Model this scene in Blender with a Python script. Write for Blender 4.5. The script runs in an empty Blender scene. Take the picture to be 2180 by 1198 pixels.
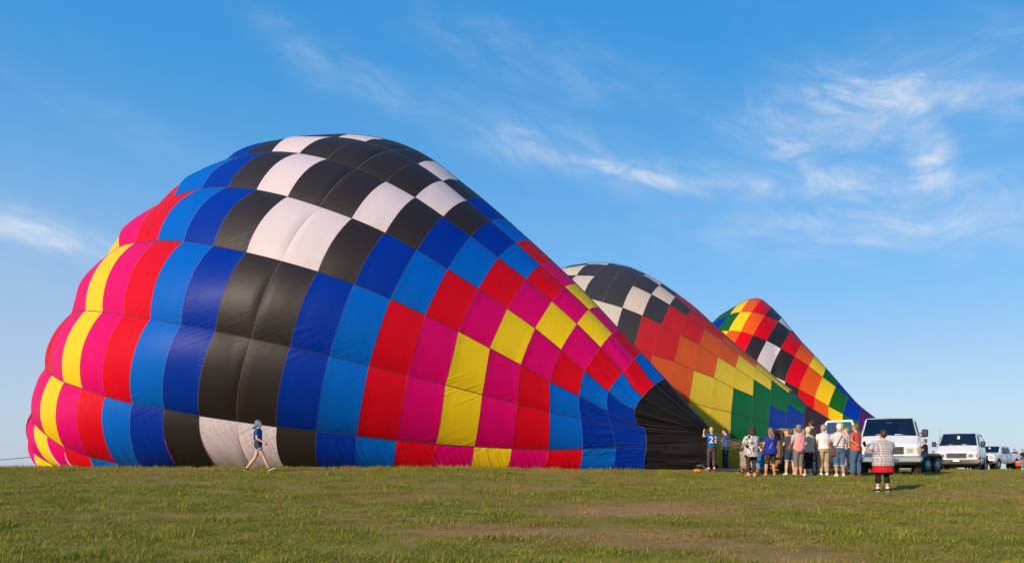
import bpy, bmesh, math, random
from mathutils import Vector, Matrix, noise as mnoise, Euler
R = math.radians
random.seed(7)
scene = bpy.context.scene
C = scene.collection

# ------------------------------------------------------------------ camera
EYE = 0.35; F = 1696.0; CX = 1090.0; HY = 988.0
cam_d = bpy.data.cameras.new('camera'); cam = bpy.data.objects.new('camera', cam_d); C.objects.link(cam)
cam.location = (0, 0, EYE); cam.rotation_euler = (R(90), 0, 0)
cam_d.sensor_width = 36.0; cam_d.lens = 36.0 * F / 2180.0
cam_d.shift_y = (HY - 599.0) / 2180.0
cam_d.clip_start = 0.1; cam_d.clip_end = 20000
scene.camera = cam

# ------------------------------------------------------------------ sky, sun, exposure
SUN_EL = R(23); SUN_DIR = Vector((-0.68, -0.73, 0)).normalized()      # towards the sun, horizontal part
world = bpy.data.worlds.new('World'); scene.world = world; world.use_nodes = True
nt = world.node_tree; nt.nodes.clear()
class NB:
    """small node-tree helper"""
    def __init__(s, nt): s.nt = nt
    def n(s, t, **kw):
        nd = s.nt.nodes.new(t)
        for k, v in kw.items(): setattr(nd, k, v)
        return nd
    def put(s, sock, v):
        if isinstance(v, bpy.types.NodeSocket): s.nt.links.new(v, sock)
        elif v is not None: sock.default_value = v
    def math(s, op, a, b=None, c=None, clamp=False):
        nd = s.n('ShaderNodeMath', operation=op, use_clamp=clamp)
        s.put(nd.inputs[0], a)
        if b is not None: s.put(nd.inputs[1], b)
        if c is not None: s.put(nd.inputs[2], c)
        return nd.outputs[0]
    def vmath(s, op, a, b=None):
        nd = s.n('ShaderNodeVectorMath', operation=op)
        s.put(nd.inputs[0], a)
        if b is not None: s.put(nd.inputs[1], b)
        return nd.outputs[0]
    def comb(s, x, y, z=0.0):
        nd = s.n('ShaderNodeCombineXYZ'); s.put(nd.inputs[0], x); s.put(nd.inputs[1], y); s.put(nd.inputs[2], z); return nd.outputs[0]
    def sep(s, v):
        nd = s.n('ShaderNodeSeparateXYZ'); s.put(nd.inputs[0], v); return nd.outputs
    def noise(s, vec, scale, detail=3, rough=0.5, dist=0.0, out=0):
        nd = s.n('ShaderNodeTexNoise'); s.put(nd.inputs['Vector'], vec); nd.inputs['Scale'].default_value = scale
        nd.inputs['Detail'].default_value = detail; nd.inputs['Roughness'].default_value = rough; nd.inputs['Distortion'].default_value = dist
        return nd.outputs[out]
    def mix(s, f, a, b, mode='MIX'):
        nd = s.n('ShaderNodeMix', data_type='RGBA', blend_type=mode)
        s.put(nd.inputs[0], f); s.put(nd.inputs[6], a); s.put(nd.inputs[7], b); return nd.outputs[2]
    def ramp(s, f, stops, interp='LINEAR'):
        nd = s.n('ShaderNodeValToRGB'); s.put(nd.inputs[0], f); cr = nd.color_ramp; cr.interpolation = interp
        while len(cr.elements) > 1: cr.elements.remove(cr.elements[-1])
        cr.elements[0].position = stops[0][0]; cr.elements[0].color = stops[0][1]
        for p, c in stops[1:]:
            e = cr.elements.new(p); e.color = c
        return nd.outputs[0]
    def mapr(s, v, a, b, c=0.0, d=1.0, smooth=False):
        nd = s.n('ShaderNodeMapRange', interpolation_type='SMOOTHSTEP' if smooth else 'LINEAR')
        s.put(nd.inputs[0], v); nd.inputs[1].default_value = a; nd.inputs[2].default_value = b
        nd.inputs[3].default_value = c; nd.inputs[4].default_value = d; return nd.outputs[0]
nb = NB(nt)
sky = nb.n('ShaderNodeTexSky', sky_type='NISHITA'); sky.sun_disc = False
sky.sun_elevation = SUN_EL; sky.sun_rotation = math.atan2(SUN_DIR.x, SUN_DIR.y)
sky.altitude = 100; sky.air_density = 1.0; sky.dust_density = 0.6; sky.ozone_density = 3.0
tc = nb.n('ShaderNodeTexCoord'); d3 = tc.outputs['Generated']
dx, dy, dz = nb.sep(d3)
az = nb.math('ARCTAN2', dx, dy)
el = nb.math('ARCSINE', dz)
K_ = 8.05
def sk(r, g, b_): return (r * K_, g * K_, b_ * K_, 1)
grad = nb.n('ShaderNodeMix', data_type='RGBA', blend_type='MIX')
stops = [(0.0, (.47, .58, .76)), (0.10, (.40, .56, .78)), (0.22, (.215, .485, .83)), (0.34, (.12, .40, .79)), (0.46, (.065, .335, .735)), (0.54, (.045, .305, .71)), (1.57, (.015, .14, .45))]
ramp_c = nb.ramp(nb.math('DIVIDE', nb.math('MAXIMUM', el, 0.0), 1.57), [(e / 1.57, tuple(c) + (1,)) for e, c in stops])
lefth = nb.math('MULTIPLY', nb.mapr(az, 0.15, -0.65, 0, 0.85, True), nb.mapr(el, 0.02, 0.42, 1, 0, True))
ramp_c = nb.mix(lefth, ramp_c, (.47, .565, .735, 1))
ramp_c = nb.vmath('SCALE', ramp_c); ramp_c.node.inputs[3].default_value = K_
hs = nb.n('ShaderNodeHueSaturation'); hs.inputs['Saturation'].default_value = 1.35; hs.inputs['Value'].default_value = 1.35
nt.links.new(sky.outputs[0], hs.inputs['Color'])
skycol = nb.mix(0.80, hs.outputs[0], ramp_c)
# thin cirrus: wispy noise shaped by a few soft elongated banks and a sparse field over the rest of the sky
def azel(u, v):
    x = (u - CX) / F; z = (HY - v) / F; return math.atan2(x, 1), math.atan2(z, math.sqrt(1 + x * x))
banks = [  # centre px, half length, half width, tilt, strength
    (1850, 225, 230, 75, 4, 1.0), (1970, 300, 40, 120, 14, 1.35), (1700, 300, 110, 60, 0, .8), (1200, 320, 320, 50, -14, 0.5), (1760, 390, 330, 45, -8, 0.75),
    (1330, 365, 180, 16, -17, 1.0), (900, 230, 300, 40, -20, 0.22), (1950, 470, 330, 55, -3, 0.8), (60, 490, 260, 30, -12, 0.9),
    (640, 110, 90, 34, -25, 0.4), (2150, 200, 70, 60, 20, 0.45), (1150, 130, 300, 60, -15, 0.18), (400, 330, 300, 30, -16, 0.2)]
mask = None
for (u, v, hl, hw, tilt, st) in banks:
    a0, e0 = azel(u, v); t = R(tilt)
    da = nb.math('SUBTRACT', az, a0); de = nb.math('SUBTRACT', el, e0)
    p = nb.math('ADD', nb.math('MULTIPLY', da, math.cos(t)), nb.math('MULTIPLY', de, math.sin(t)))
    q = nb.math('SUBTRACT', nb.math('MULTIPLY', de, math.cos(t)), nb.math('MULTIPLY', da, math.sin(t)))
    p = nb.math('POWER', nb.math('ABSOLUTE', nb.math('MULTIPLY', p, F / hl)), 2.0)
    q = nb.math('POWER', nb.math('ABSOLUTE', nb.math('MULTIPLY', q, F / hw)), 2.0)
    g = nb.math('MULTIPLY', nb.math('EXPONENT', nb.math('MULTIPLY', nb.math('ADD', p, q), -1.0)), st)
    mask = g if mask is None else nb.math('MAXIMUM', mask, g)
ctil = R(-16)
sa = nb.math('ADD', nb.math('MULTIPLY', az, math.cos(ctil)), nb.math('MULTIPLY', el, math.sin(ctil)))
sb = nb.math('SUBTRACT', nb.math('MULTIPLY', el, math.cos(ctil)), nb.math('MULTIPLY', az, math.sin(ctil)))
wob = nb.noise(nb.comb(sa, sb, 0.3), 3.0, 2, 0.5)
sb2 = nb.math('ADD', sb, nb.math('MULTIPLY', nb.math('SUBTRACT', wob, 0.5), 0.10))
fib = nb.noise(nb.comb(nb.math('MULTIPLY', sa, 3.6), nb.math('MULTIPLY', sb2, 9.0), 1.7), 3.2, 8, 0.62, 0.6)
fib2 = nb.noise(nb.comb(nb.math('MULTIPLY', sa, 6.0), nb.math('MULTIPLY', sb2, 9.0), 4.7), 2.2, 6, 0.62, 0.5)
sparse = nb.mapr(nb.noise(nb.comb(nb.math('MULTIPLY', sa, 1.0), nb.math('MULTIPLY', sb, 2.2), 9.0), 1.6, 3), 0.50, 0.85, 0.0, 0.35, True)
mask = nb.math('MAXIMUM', mask, sparse)
fibm = nb.math('MULTIPLY', nb.mapr(fib, 0.36, 0.74, 0, 1, True), nb.mapr(fib2, 0.25, 0.62, 0.25, 1, True))
dens = nb.math('MULTIPLY', nb.math('MULTIPLY', mask, nb.math('ADD', nb.math('MULTIPLY', fibm, 1.0), 0.22)), 0.80, clamp=True)
dens = nb.math('MULTIPLY', dens, nb.mapr(el, 0.0, 0.05))
cloudcol = nb.mix(dens, skycol, (6.1, 6.5, 7.1, 1))
bg = nb.n('ShaderNodeBackground'); nt.links.new(cloudcol, bg.inputs[0]); bg.inputs[1].default_value = 0.115
wo = nb.n('ShaderNodeOutputWorld'); nt.links.new(bg.outputs[0], wo.inputs[0])

sun_d = bpy.data.lights.new('sun', 'SUN'); sun = bpy.data.objects.new('sun', sun_d); C.objects.link(sun)
sun_d.energy = 5.0; sun_d.angle = R(0.6); sun_d.color = (1.0, 0.80, 0.59)
to_sun = Vector((SUN_DIR.x * math.cos(SUN_EL), SUN_DIR.y * math.cos(SUN_EL), math.sin(SUN_EL)))
sun.rotation_euler = to_sun.to_track_quat('Z', 'Y').to_euler()
sun.location = (-30, -20, 30)
scene.view_settings.view_transform = 'Standard'; scene.view_settings.look = 'None'
scene.view_settings.exposure = 0.15; scene.view_settings.gamma = 1.0
scene.view_settings.use_curve_mapping = False
scene.render.engine = 'CYCLES'
scene.cycles.max_bounces = 6; scene.cycles.transparent_max_bounces = 8

# ------------------------------------------------------------------ helpers
def tag(o, label=None, cat=None, group=None, kind=None):
    if label: o['label'] = label
    if cat: o['category'] = cat
    if group: o['group'] = group
    if kind: o['kind'] = kind
    return o
def link(o, parent=None):
    C.objects.link(o)
    if parent: o.parent = parent
    return o
def empty(name, loc, rz=0.0, label=None, cat=None, group=None):
    o = bpy.data.objects.new(name, None); C.objects.link(o); o.location = loc; o.rotation_euler = (0, 0, rz)
    o.empty_display_size = 0.2
    return tag(o, label, cat, group)
def mobj(name, verts, faces, mats, parent=None, smooth=True, fm=None):
    me = bpy.data.meshes.new(name); me.from_pydata([tuple(v) for v in verts], [], faces)
    if not isinstance(mats, (list, tuple)): mats = [mats]
    for m in mats: me.materials.append(m)
    if smooth: me.polygons.foreach_set('use_smooth', [True] * len(me.polygons))
    if fm: me.polygons.foreach_set('material_index', fm)
    me.update(); o = bpy.data.objects.new(name, me); return link(o, parent)
def world_px(u, v, Y): return Vector(((u - CX) / F * Y, Y, EYE + (HY - v) / F * Y))
def lerp(a, b, t): return a + (b - a) * t
def sstep(a, b, x):
    t = max(0.0, min(1.0, (x - a) / (b - a))); return t * t * (3 - 2 * t)
def interp(pts, x):
    if x <= pts[0][0]: return pts[0][1]
    for i in range(len(pts) - 1):
        if x <= pts[i + 1][0]:
            a, b = pts[i], pts[i + 1]; return lerp(a[1], b[1], (x - a[0]) / (b[0] - a[0]))
    return pts[-1][1]
PROF = [(-300, -12), (-60, -3.6), (-10, -1.62), (0, -1.2), (9, -0.84), (20, -0.36), (27.4, -0.045), (31, 0.13), (34, 0.2), (38, 0.185), (42, 0.125), (70, -0.02), (120, -0.45),
        (200, -1.1), (600, -4.0), (3000, -20.0), (9000, -70)]
PROFR = [(-300, -12), (-60, -3.6), (-10, -1.62), (0, -1.2), (9, -0.84), (20, -0.36), (27.4, -0.045), (31, -0.01), (36.5, -0.01), (38.6, 0.08), (39.6, 0.085), (40.8, -0.09), (47, -0.09), (50, -0.02), (56, -0.03), (62, -0.05), (75, -0.07), (120, -0.45),
         (200, -1.1), (600, -4.0), (3000, -20.0), (9000, -70)]
def gz(x, y):
    rgt = sstep(10.5, 15, x)
    def pf(P): return (interp(P, y - 0.8) + 2 * interp(P, y) + interp(P, y + 0.8)) / 4 if y < 400 else interp(P, y)
    z = pf(PROF) * (1 - rgt) + (pf(PROFR) * rgt if rgt > 0 else 0)
    z += 0.22 * sstep(6, -3, x) * sstep(8, 25, y) * (1 - sstep(27, 34, y))
    if y < 300 and abs(x) < 300:
        k = 1.0 if y < 26 else max(0.12, 1 - (y - 26) / 8)
        z += k * (0.035 * mnoise.noise(Vector((x * 0.28, y * 0.28, 1.3))) + 0.012 * mnoise.noise(Vector((x * 1.3, y * 1.3, 4.3))))
    return z

def new_mat(name):
    m = bpy.data.materials.new(name); m.use_nodes = True; t = m.node_tree; t.nodes.clear(); b = NB(t)
    p = b.n('ShaderNodeBsdfPrincipled'); o = b.n('ShaderNodeOutputMaterial'); t.links.new(p.outputs[0], o.inputs[0])
    return m, b, p, o
def simple(name, col, rough=0.6, metal=0.0, spec=0.5, var=0.12, scale=9.0, bump=0.0, bscale=60.0, coat=0.0):
    m, b, p, o = new_mat(name)
    tcn = b.n('ShaderNodeTexCoord').outputs['Object']
    nz = b.noise(tcn, scale, 4, 0.6)
    c0 = tuple(max(0, c * (1 - var)) for c in col) + (1,); c1 = tuple(min(1, c * (1 + var)) for c in col) + (1,)
    b.put(p.inputs['Base Color'], b.mix(b.mapr(nz, 0.3, 0.7), c0, c1))
    p.inputs['Roughness'].default_value = rough; p.inputs['Metallic'].default_value = metal
    p.inputs['Specular IOR Level'].default_value = spec; p.inputs['Coat Weight'].default_value = coat
    if bump > 0:
        bp = b.n('ShaderNodeBump'); bp.inputs['Strength'].default_value = bump; bp.inputs['Distance'].default_value = 0.01
        b.put(bp.inputs['Height'], b.noise(tcn, bscale, 3, 0.6)); b.put(p.inputs['Normal'], bp.outputs[0])
    return m

# ------------------------------------------------------------------ ground sheet
def ground_material():
    m, b, p, o = new_mat('turf_soil')
    g = b.n('ShaderNodeNewGeometry').outputs['Position']
    n1 = b.noise(g, 0.35, 4, 0.6); n2 = b.noise(g, 6.0, 6, 0.7); n3 = b.noise(g, 38.0, 4, 0.7)
    base = b.mix(b.mapr(n1, 0.38, 0.62), (0.145, 0.165, 0.024, 1), (0.29, 0.24, 0.065, 1))
    base = b.mix(b.mapr(n2, 0.44, 0.74, 0, .8), base, (0.30, 0.23, 0.085, 1))
    base = b.mix(b.math('MULTIPLY', b.mapr(n3, 0.5, 0.8), 0.5), base, (0.05, 0.065, 0.014, 1))
    dry = b.n('ShaderNodeAttribute', attribute_name='dry').outputs['Fac']
    base = b.mix(b.math('MULTIPLY', dry, b.mapr(n2, 0.25, 0.6)), base, (0.38, 0.20, 0.10, 1))
    b.put(p.inputs['Base Color'], base); p.inputs['Roughness'].default_value = 0.95; p.inputs['Specular IOR Level'].default_value = 0.1
    bp = b.n('ShaderNodeBump'); bp.inputs['Strength'].default_value = 0.9; bp.inputs['Distance'].default_value = 0.04
    b.put(bp.inputs['Height'], b.math('ADD', n3, n2)); b.put(p.inputs['Normal'], bp.outputs[0])
    return m
def dryness(x, y):
    """bare, dried-out patches of the field (0 green .. 1 bare)"""
    n = mnoise.fractal(Vector((x * 0.22, y * 0.45, 0)), 1.0, 2.0, 4) * 0.9
    n2 = mnoise.noise(Vector((x * 1.1, y * 1.6, 7)))
    d = 0.18 + 0.95 * n + 0.28 * n2
    wx = x + 1.1 * mnoise.noise(Vector((x * .5, y * .5, 21))); wy = y + .6 * mnoise.noise(Vector((x * .6, y * .8, 31)))
    for (cx0, cy0, sx, sy, k) in ((2.2, 14.8, 2.0, .75, 1.25), (4.6, 14.2, 1.2, .4, .7), (.2, 12.1, 1.1, .35, .8), (1.9, 10.9, 1.5, .35, .6), (-1.5, 13.6, .9, .3, .6), (-.6, 20.5, 3.5, 1.1, .4), (6.5, 17.5, 2.0, .5, .5), (-5.2, 18.5, 2.0, .4, .35), (3.4, 9.9, 1.0, .3, .7)):
        d += k * math.exp(-((wx - cx0) / sx) ** 2 - ((wy - cy0) / sy) ** 2)
    d -= 0.35 * sstep(-1, -7, x) * (1 - sstep(16, 22, y))
    d -= 0.30 * sstep(5, 9, x) * (1 - sstep(12, 16, y))
    return max(0.0, min(1.0, d))
def frange(a, b, s):
    r = []
    while a < b - 1e-6: r.append(a); a += s
    return r
xs = [-3000, -1200, -500, -200, -100, -70, -50] + frange(-40, 44, 0.7) + [44, 55, 70, 100, 200, 500, 1200, 3000]
ys = [-300, -100, -40, -15, -5, 0, 4] + frange(7, 40, 0.5) + frange(40, 90, 4) + [90, 110, 140, 200, 300, 450, 700, 1100, 1800, 3000, 5000, 9000]
gv = [(x, y, gz(x, y)) for y in ys for x in xs]; nx = len(xs)
gf = [(j * nx + i, j * nx + i + 1, (j + 1) * nx + i + 1, (j + 1) * nx + i) for j in range(len(ys) - 1) for i in range(nx - 1)]
ground = mobj('ground', gv, gf, ground_material()); tag(ground, kind='structure')
att = ground.data.attributes.new('dry', 'FLOAT', 'POINT')
att.data.foreach_set('value', [dryness(x, y) if (abs(x) < 60 and y < 60) else 0.25 for (x, y, z) in gv])

# ------------------------------------------------------------------ balloon cloth
COLS = {'k': ('black_cloth', (0.017, 0.0125, 0.012)), 'w': ('white_cloth', (0.76, 0.67, 0.70)),
        'b': ('royal_blue_cloth', (0.001, 0.036, 0.37)), 'l': ('sky_blue_cloth', (0.001, 0.135, 0.62)),
        'r': ('red_cloth', (0.72, 0.003, 0.016)), 'm': ('magenta_cloth', (0.74, 0.0015, 0.15)),
        'y': ('yellow_cloth', (0.92, 0.64, 0.014)),
        'W': ('cream_cloth', (0.70, 0.60, 0.50)), 'K': ('faded_black_cloth', (0.030, 0.028, 0.030)), 'R': ('faded_red_cloth', (0.55, 0.022, 0.030)),
        'O': ('faded_orange_cloth', (0.60, 0.10, 0.025)), 'Y': ('faded_yellow_cloth', (0.66, 0.50, 0.045)),
        'G': ('green_cloth', (0.010, 0.13, 0.055)), 'B': ('deep_blue_cloth', (0.010, 0.045, 0.30)), 'P': ('dark_purple_cloth', (0.030, 0.014, 0.028)),
        'o': ('orange_cloth', (0.82, 0.11, 0.012)), 'g': ('leaf_green_cloth', (0.010, 0.13, 0.025)), 'p': ('purple_cloth', (0.06, 0.015, 0.15))}
_fab = {}
def fabric(key, loose=False, hang=False):
    kk = (key, loose, hang)
    if kk in _fab: return _fab[kk]
    name, col = COLS[key]
    m, b, p, o = new_mat(name + ('_slack' if loose else '_hanging' if hang else ''))
    uvn = b.n('ShaderNodeUVMap', uv_map='panel').outputs[0]; um, vm, _ = b.sep(b.n('ShaderNodeUVMap', uv_map='metres').outputs[0])
    un, vn, _ = b.sep(uvn)
    eu = b.math('ABSOLUTE', b.math('SUBTRACT', un, 0.5)); ev = b.math('ABSOLUTE', b.math('SUBTRACT', vn, 0.5))
    # puckers gathered along the ring seams, running away from them
    puck = b.noise(b.comb(b.math('MULTIPLY', um, 1.3), b.math('MULTIPLY', vm, 13.0), 0.0), 1.0, 3, 0.55, 0.4)
    pm = b.math('MULTIPLY', b.mapr(eu, 0.28, 0.5, 0, 1, True), b.mapr(b.noise(b.comb(um, vm, 5.0), 0.45, 2), 0.35, 0.65))
    # long slanting drapes that come off the load tapes
    sl = b.math('ADD', b.math('MULTIPLY', um, 0.55), b.math('MULTIPLY', vm, 0.83)); sl2 = b.math('SUBTRACT', b.math('MULTIPLY', um, 0.83), b.math('MULTIPLY', vm, 0.55))
    drape = b.noise(b.comb(b.math('MULTIPLY', sl, 7.5), b.math('MULTIPLY', sl2, 0.7), 2.0), 1.0, 3, 0.55, 0.6)
    dm = b.math('MULTIPLY', b.mapr(ev, 0.05, 0.5, 0.12, 1, True), b.mapr(b.noise(b.comb(um, vm, 11.0), 0.32, 2), 0.38, 0.62, 0.1, 1))
    fine = b.noise(b.comb(b.math('MULTIPLY', um, 22.0), b.math('MULTIPLY', vm, 3.0), 0), 1.0, 3, 0.6)
    soft = b.noise(b.comb(um, vm, 21.0), 0.8, 2)
    h = b.math('ADD', b.math('MULTIPLY', b.math('MULTIPLY', puck, pm), 0.050), b.math('MULTIPLY', b.math('MULTIPLY', drape, dm), 0.055 if not loose else 0.10))
    h = b.math('ADD', h, b.math('MULTIPLY', fine, 0.0035)); h = b.math('ADD', h, b.math('MULTIPLY', soft, 0.05))
    if loose:
        ln = b.noise(b.comb(b.math('MULTIPLY', um, 0.35), b.math('MULTIPLY', vm, 4.2), 3.0), 1.0, 4, 0.6, 0.8)
        h = b.math('ADD', h, b.math('MULTIPLY', ln, 0.20 if key in 'kKP' else 0.12))
    if hang:      # slack cloth hanging towards the ground in slanting drapes
        hg = b.math('ADD', um, b.math('MULTIPLY', vm, -0.45))
        hn = b.noise(b.comb(b.math('MULTIPLY', hg, 6.5), b.math('MULTIPLY', vm, 0.30), 8.0), 1.0, 3, 0.6, 0.7)
        h = b.math('ADD', h, b.math('MULTIPLY', b.math('MULTIPLY', hn, b.mapr(vn, 0.0, 0.7, 0.25, 1)), 0.16))
    bp = b.n('ShaderNodeBump'); bp.inputs['Strength'].default_value = 0.45 if key in 'kK' and not loose else 0.75; bp.inputs['Distance'].default_value = 1.0
    b.put(bp.inputs['Height'], h)
    stain = b.mapr(b.noise(b.comb(um, vm, 31.0), 1.1, 5, 0.65), 0.62, 0.80, 0, 0.16)
    if loose and key == 'k': col = (0.010, 0.008, 0.008)
    c0 = col + (1,); c1 = tuple(c * 0.72 + 0.012 for c in col) + (1,)
    cc = b.mix(stain, c0, c1)
    um2 = b.math('MULTIPLY', b.math('SUBTRACT', 0.5, eu), 1.0)
    seam = b.math('LESS_THAN', um2, 0.010)
    cc = b.mix(b.math('MULTIPLY', seam, 0.30), cc, (min(1, col[0] * 0.8 + 0.22), min(1, col[1] * 0.8 + 0.16), min(1, col[2] * 0.8 + 0.18), 1))
    b.put(p.inputs['Base Color'], cc); p.inputs['Roughness'].default_value = 0.52 if key in 'kKP' else 0.44; p.inputs['Specular IOR Level'].default_value = (0.14 if loose else 0.27) if key in 'kKP' else 0.11
    b.put(p.inputs['Normal'], bp.outputs[0])
    if key not in 'kKP':
        tr = b.n('ShaderNodeBsdfTranslucent'); b.put(tr.inputs['Color'], cc); b.put(tr.inputs['Normal'], bp.outputs[0])
        mx = b.n('ShaderNodeMixShader'); mx.inputs[0].default_value = 0.31
        m.node_tree.links.new(p.outputs[0], mx.inputs[1]); m.node_tree.links.new(tr.outputs[0], mx.inputs[2]); m.node_tree.links.new(mx.outputs[0], o.inputs[0])
    _fab[kk] = m; return m
tape_mat = simple('load_tape_webbing', (0.022, 0.014, 0.016), 0.8)
rope_mat = simple('pale_rope', (0.45, 0.36, 0.24), 0.85, var=0.3, scale=20)

def tube(verts, faces, pts, rads, seg=8, cap=True):
    """append a round tapering tube through pts (parallel transport frames)"""
    n0 = len(verts); pts = [Vector(p) for p in pts]; k = len(pts)
    if not isinstance(rads, (list, tuple)): rads = [rads] * k
    up = None
    for i in range(k):
        d = (pts[min(i + 1, k - 1)] - pts[max(i - 1, 0)])
        d = d.normalized() if d.length > 1e-9 else Vector((0, 0, 1))
        if up is None: up = Vector((0, 0, 1)) if abs(d.z) < 0.9 else Vector((1, 0, 0))
        a = d.cross(up).normalized(); c = a.cross(d).normalized(); up = c
        for s in range(seg):
            t = 2 * math.pi * s / seg; verts.append(pts[i] + (a * math.cos(t) + c * math.sin(t)) * rads[i])
    for i in range(k - 1):
        for s in range(seg):
            a = n0 + i * seg + s; b = n0 + i * seg + (s + 1) % seg; faces.append((a, b, b + seg, a + seg))
    if cap:
        faces.append(tuple(n0 + s for s in range(seg))[::-1]); faces.append(tuple(n0 + (k - 1) * seg + s for s in range(seg)))
def crom(p0, p1, p2, p3, t):
    return 0.5 * ((2 * p1) + (p2 - p0) * t + (2 * p0 - 5 * p1 + 4 * p2 - p3) * t * t + (3 * p1 - p0 - 3 * p2 + p3) * t ** 3)

class Envelope:
    """half-filled envelope lying on its side: load tapes by ring number, cloth panels between them.
       The nodes fix where tapes and ring seams cross; the body gives every one of them its depth."""
    def __init__(s, top, gy, left, right, yc, depth, mouth_half, back_push=0.0, push_from=0):
        s.top = [Vector(p) for p in top]; s.gy = gy; s.left = left; s.right = right; s.yc = yc; s.depth = depth; s.mh = mouth_half
        s.bp = back_push; s.pf = push_from
        xs0 = [p.x for p in s.top]
        # smoothed outline
        s.tbl = []
        n = 400
        raw = [s._top(lerp(left, right, i / n)) for i in range(n + 1)]
        sm = []
        for i in range(n + 1):
            w = 14; a = max(0, i - w); c = min(n, i + w); w2 = min(i - a, c - i); sm.append(sum(raw[i - w2:i + w2 + 1]) / (2 * w2 + 1))
        s.sm = sm; s.n = n
    def _top(s, u):
        P = s.top; best = None
        for i in range(len(P) - 1):
            a, b = P[i], P[i + 1]
            if min(a.x, b.x) <= u <= max(a.x, b.x):
                y = lerp(a.y, b.y, (u - a.x) / (b.x - a.x)) if abs(b.x - a.x) > 1e-6 else min(a.y, b.y)
                best = y if best is None else min(best, y)
        if best is None: best = P[0].y if u < P[0].x else P[-1].y
        return best
    def surf(s, u, v, side=1):
        uu = max(s.left, min(s.right, u)); T = s._top(uu); f = (uu - s.left) / (s.right - s.left) * s.n; i = min(int(f), s.n - 1)
        Ts = lerp(s.sm[i], s.sm[i + 1], f - i)
        def tt(T0):
            vc = lerp(s.gy, T0, 0.47)
            return (vc - v) / max(1, vc - T0) if v < vc else -(v - vc) / max(1, s.gy - vc) * 0.78
        t = tt(Ts); w = sstep(0.80, 1.0, t); t = lerp(t, tt(T), w); t = max(-0.95, min(0.9995, t))
        pk = s.left + 0.30 * (s.right - s.left)
        if uu < pk: D = s.depth * math.sqrt(max(0.0, 1 - ((pk - uu) / (pk - s.left)) ** 2.2))
        else:
            q = (uu - pk) / (s.right - pk); D = lerp(s.mh, s.depth, 0.5 + 0.5 * math.cos(math.pi * min(1, q) ** 1.05))
        Yc = interp(s.yc, uu)
        Y = Yc - D * math.sqrt(1 - t * t)
        P = world_px(u, v, Y)
        if side < 0:
            P = Vector((P.x, 2 * Yc - Y, P.z))
            if s.bp: P.x += s.bp * sstep(s.pf, s.right, u) * sstep(905, 975, v)
        return P
    def normal(s, u, v):
        e = 1.5
        a = s.surf(u + e, v) - s.surf(u - e, v); b = s.surf(u, v + e) - s.surf(u, v - e)
        n = a.cross(b)
        if n.length < 1e-9: return Vector((0, -1, 0))
        n.normalize()
        return -n
    def along(s, a, b, t):
        """point on the traced outline between two outline points"""
        P = s.top
        def loc(q):
            best = (1e9, 0)
            for i in range(len(P) - 1):
                d = P[i + 1] - P[i]; L = d.length_squared
                k = max(0, min(1, (q - P[i]).dot(d) / L)) if L else 0
                dd = (P[i] + d * k - q).length
                if dd < best[0]: best = (dd, i + k)
            return best[1]
        f = lerp(loc(a), loc(b), t); i = max(0, min(len(P) - 2, int(f))); q = P[i].lerp(P[i + 1], f - i)
        off0 = a - s_at(P, loc(a)); off1 = b - s_at(P, loc(b)); return q + off0.lerp(off1, t)
def s_at(P, f):
    i = max(0, min(len(P) - 2, int(f))); return P[i].lerp(P[i + 1], f - i)

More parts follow.
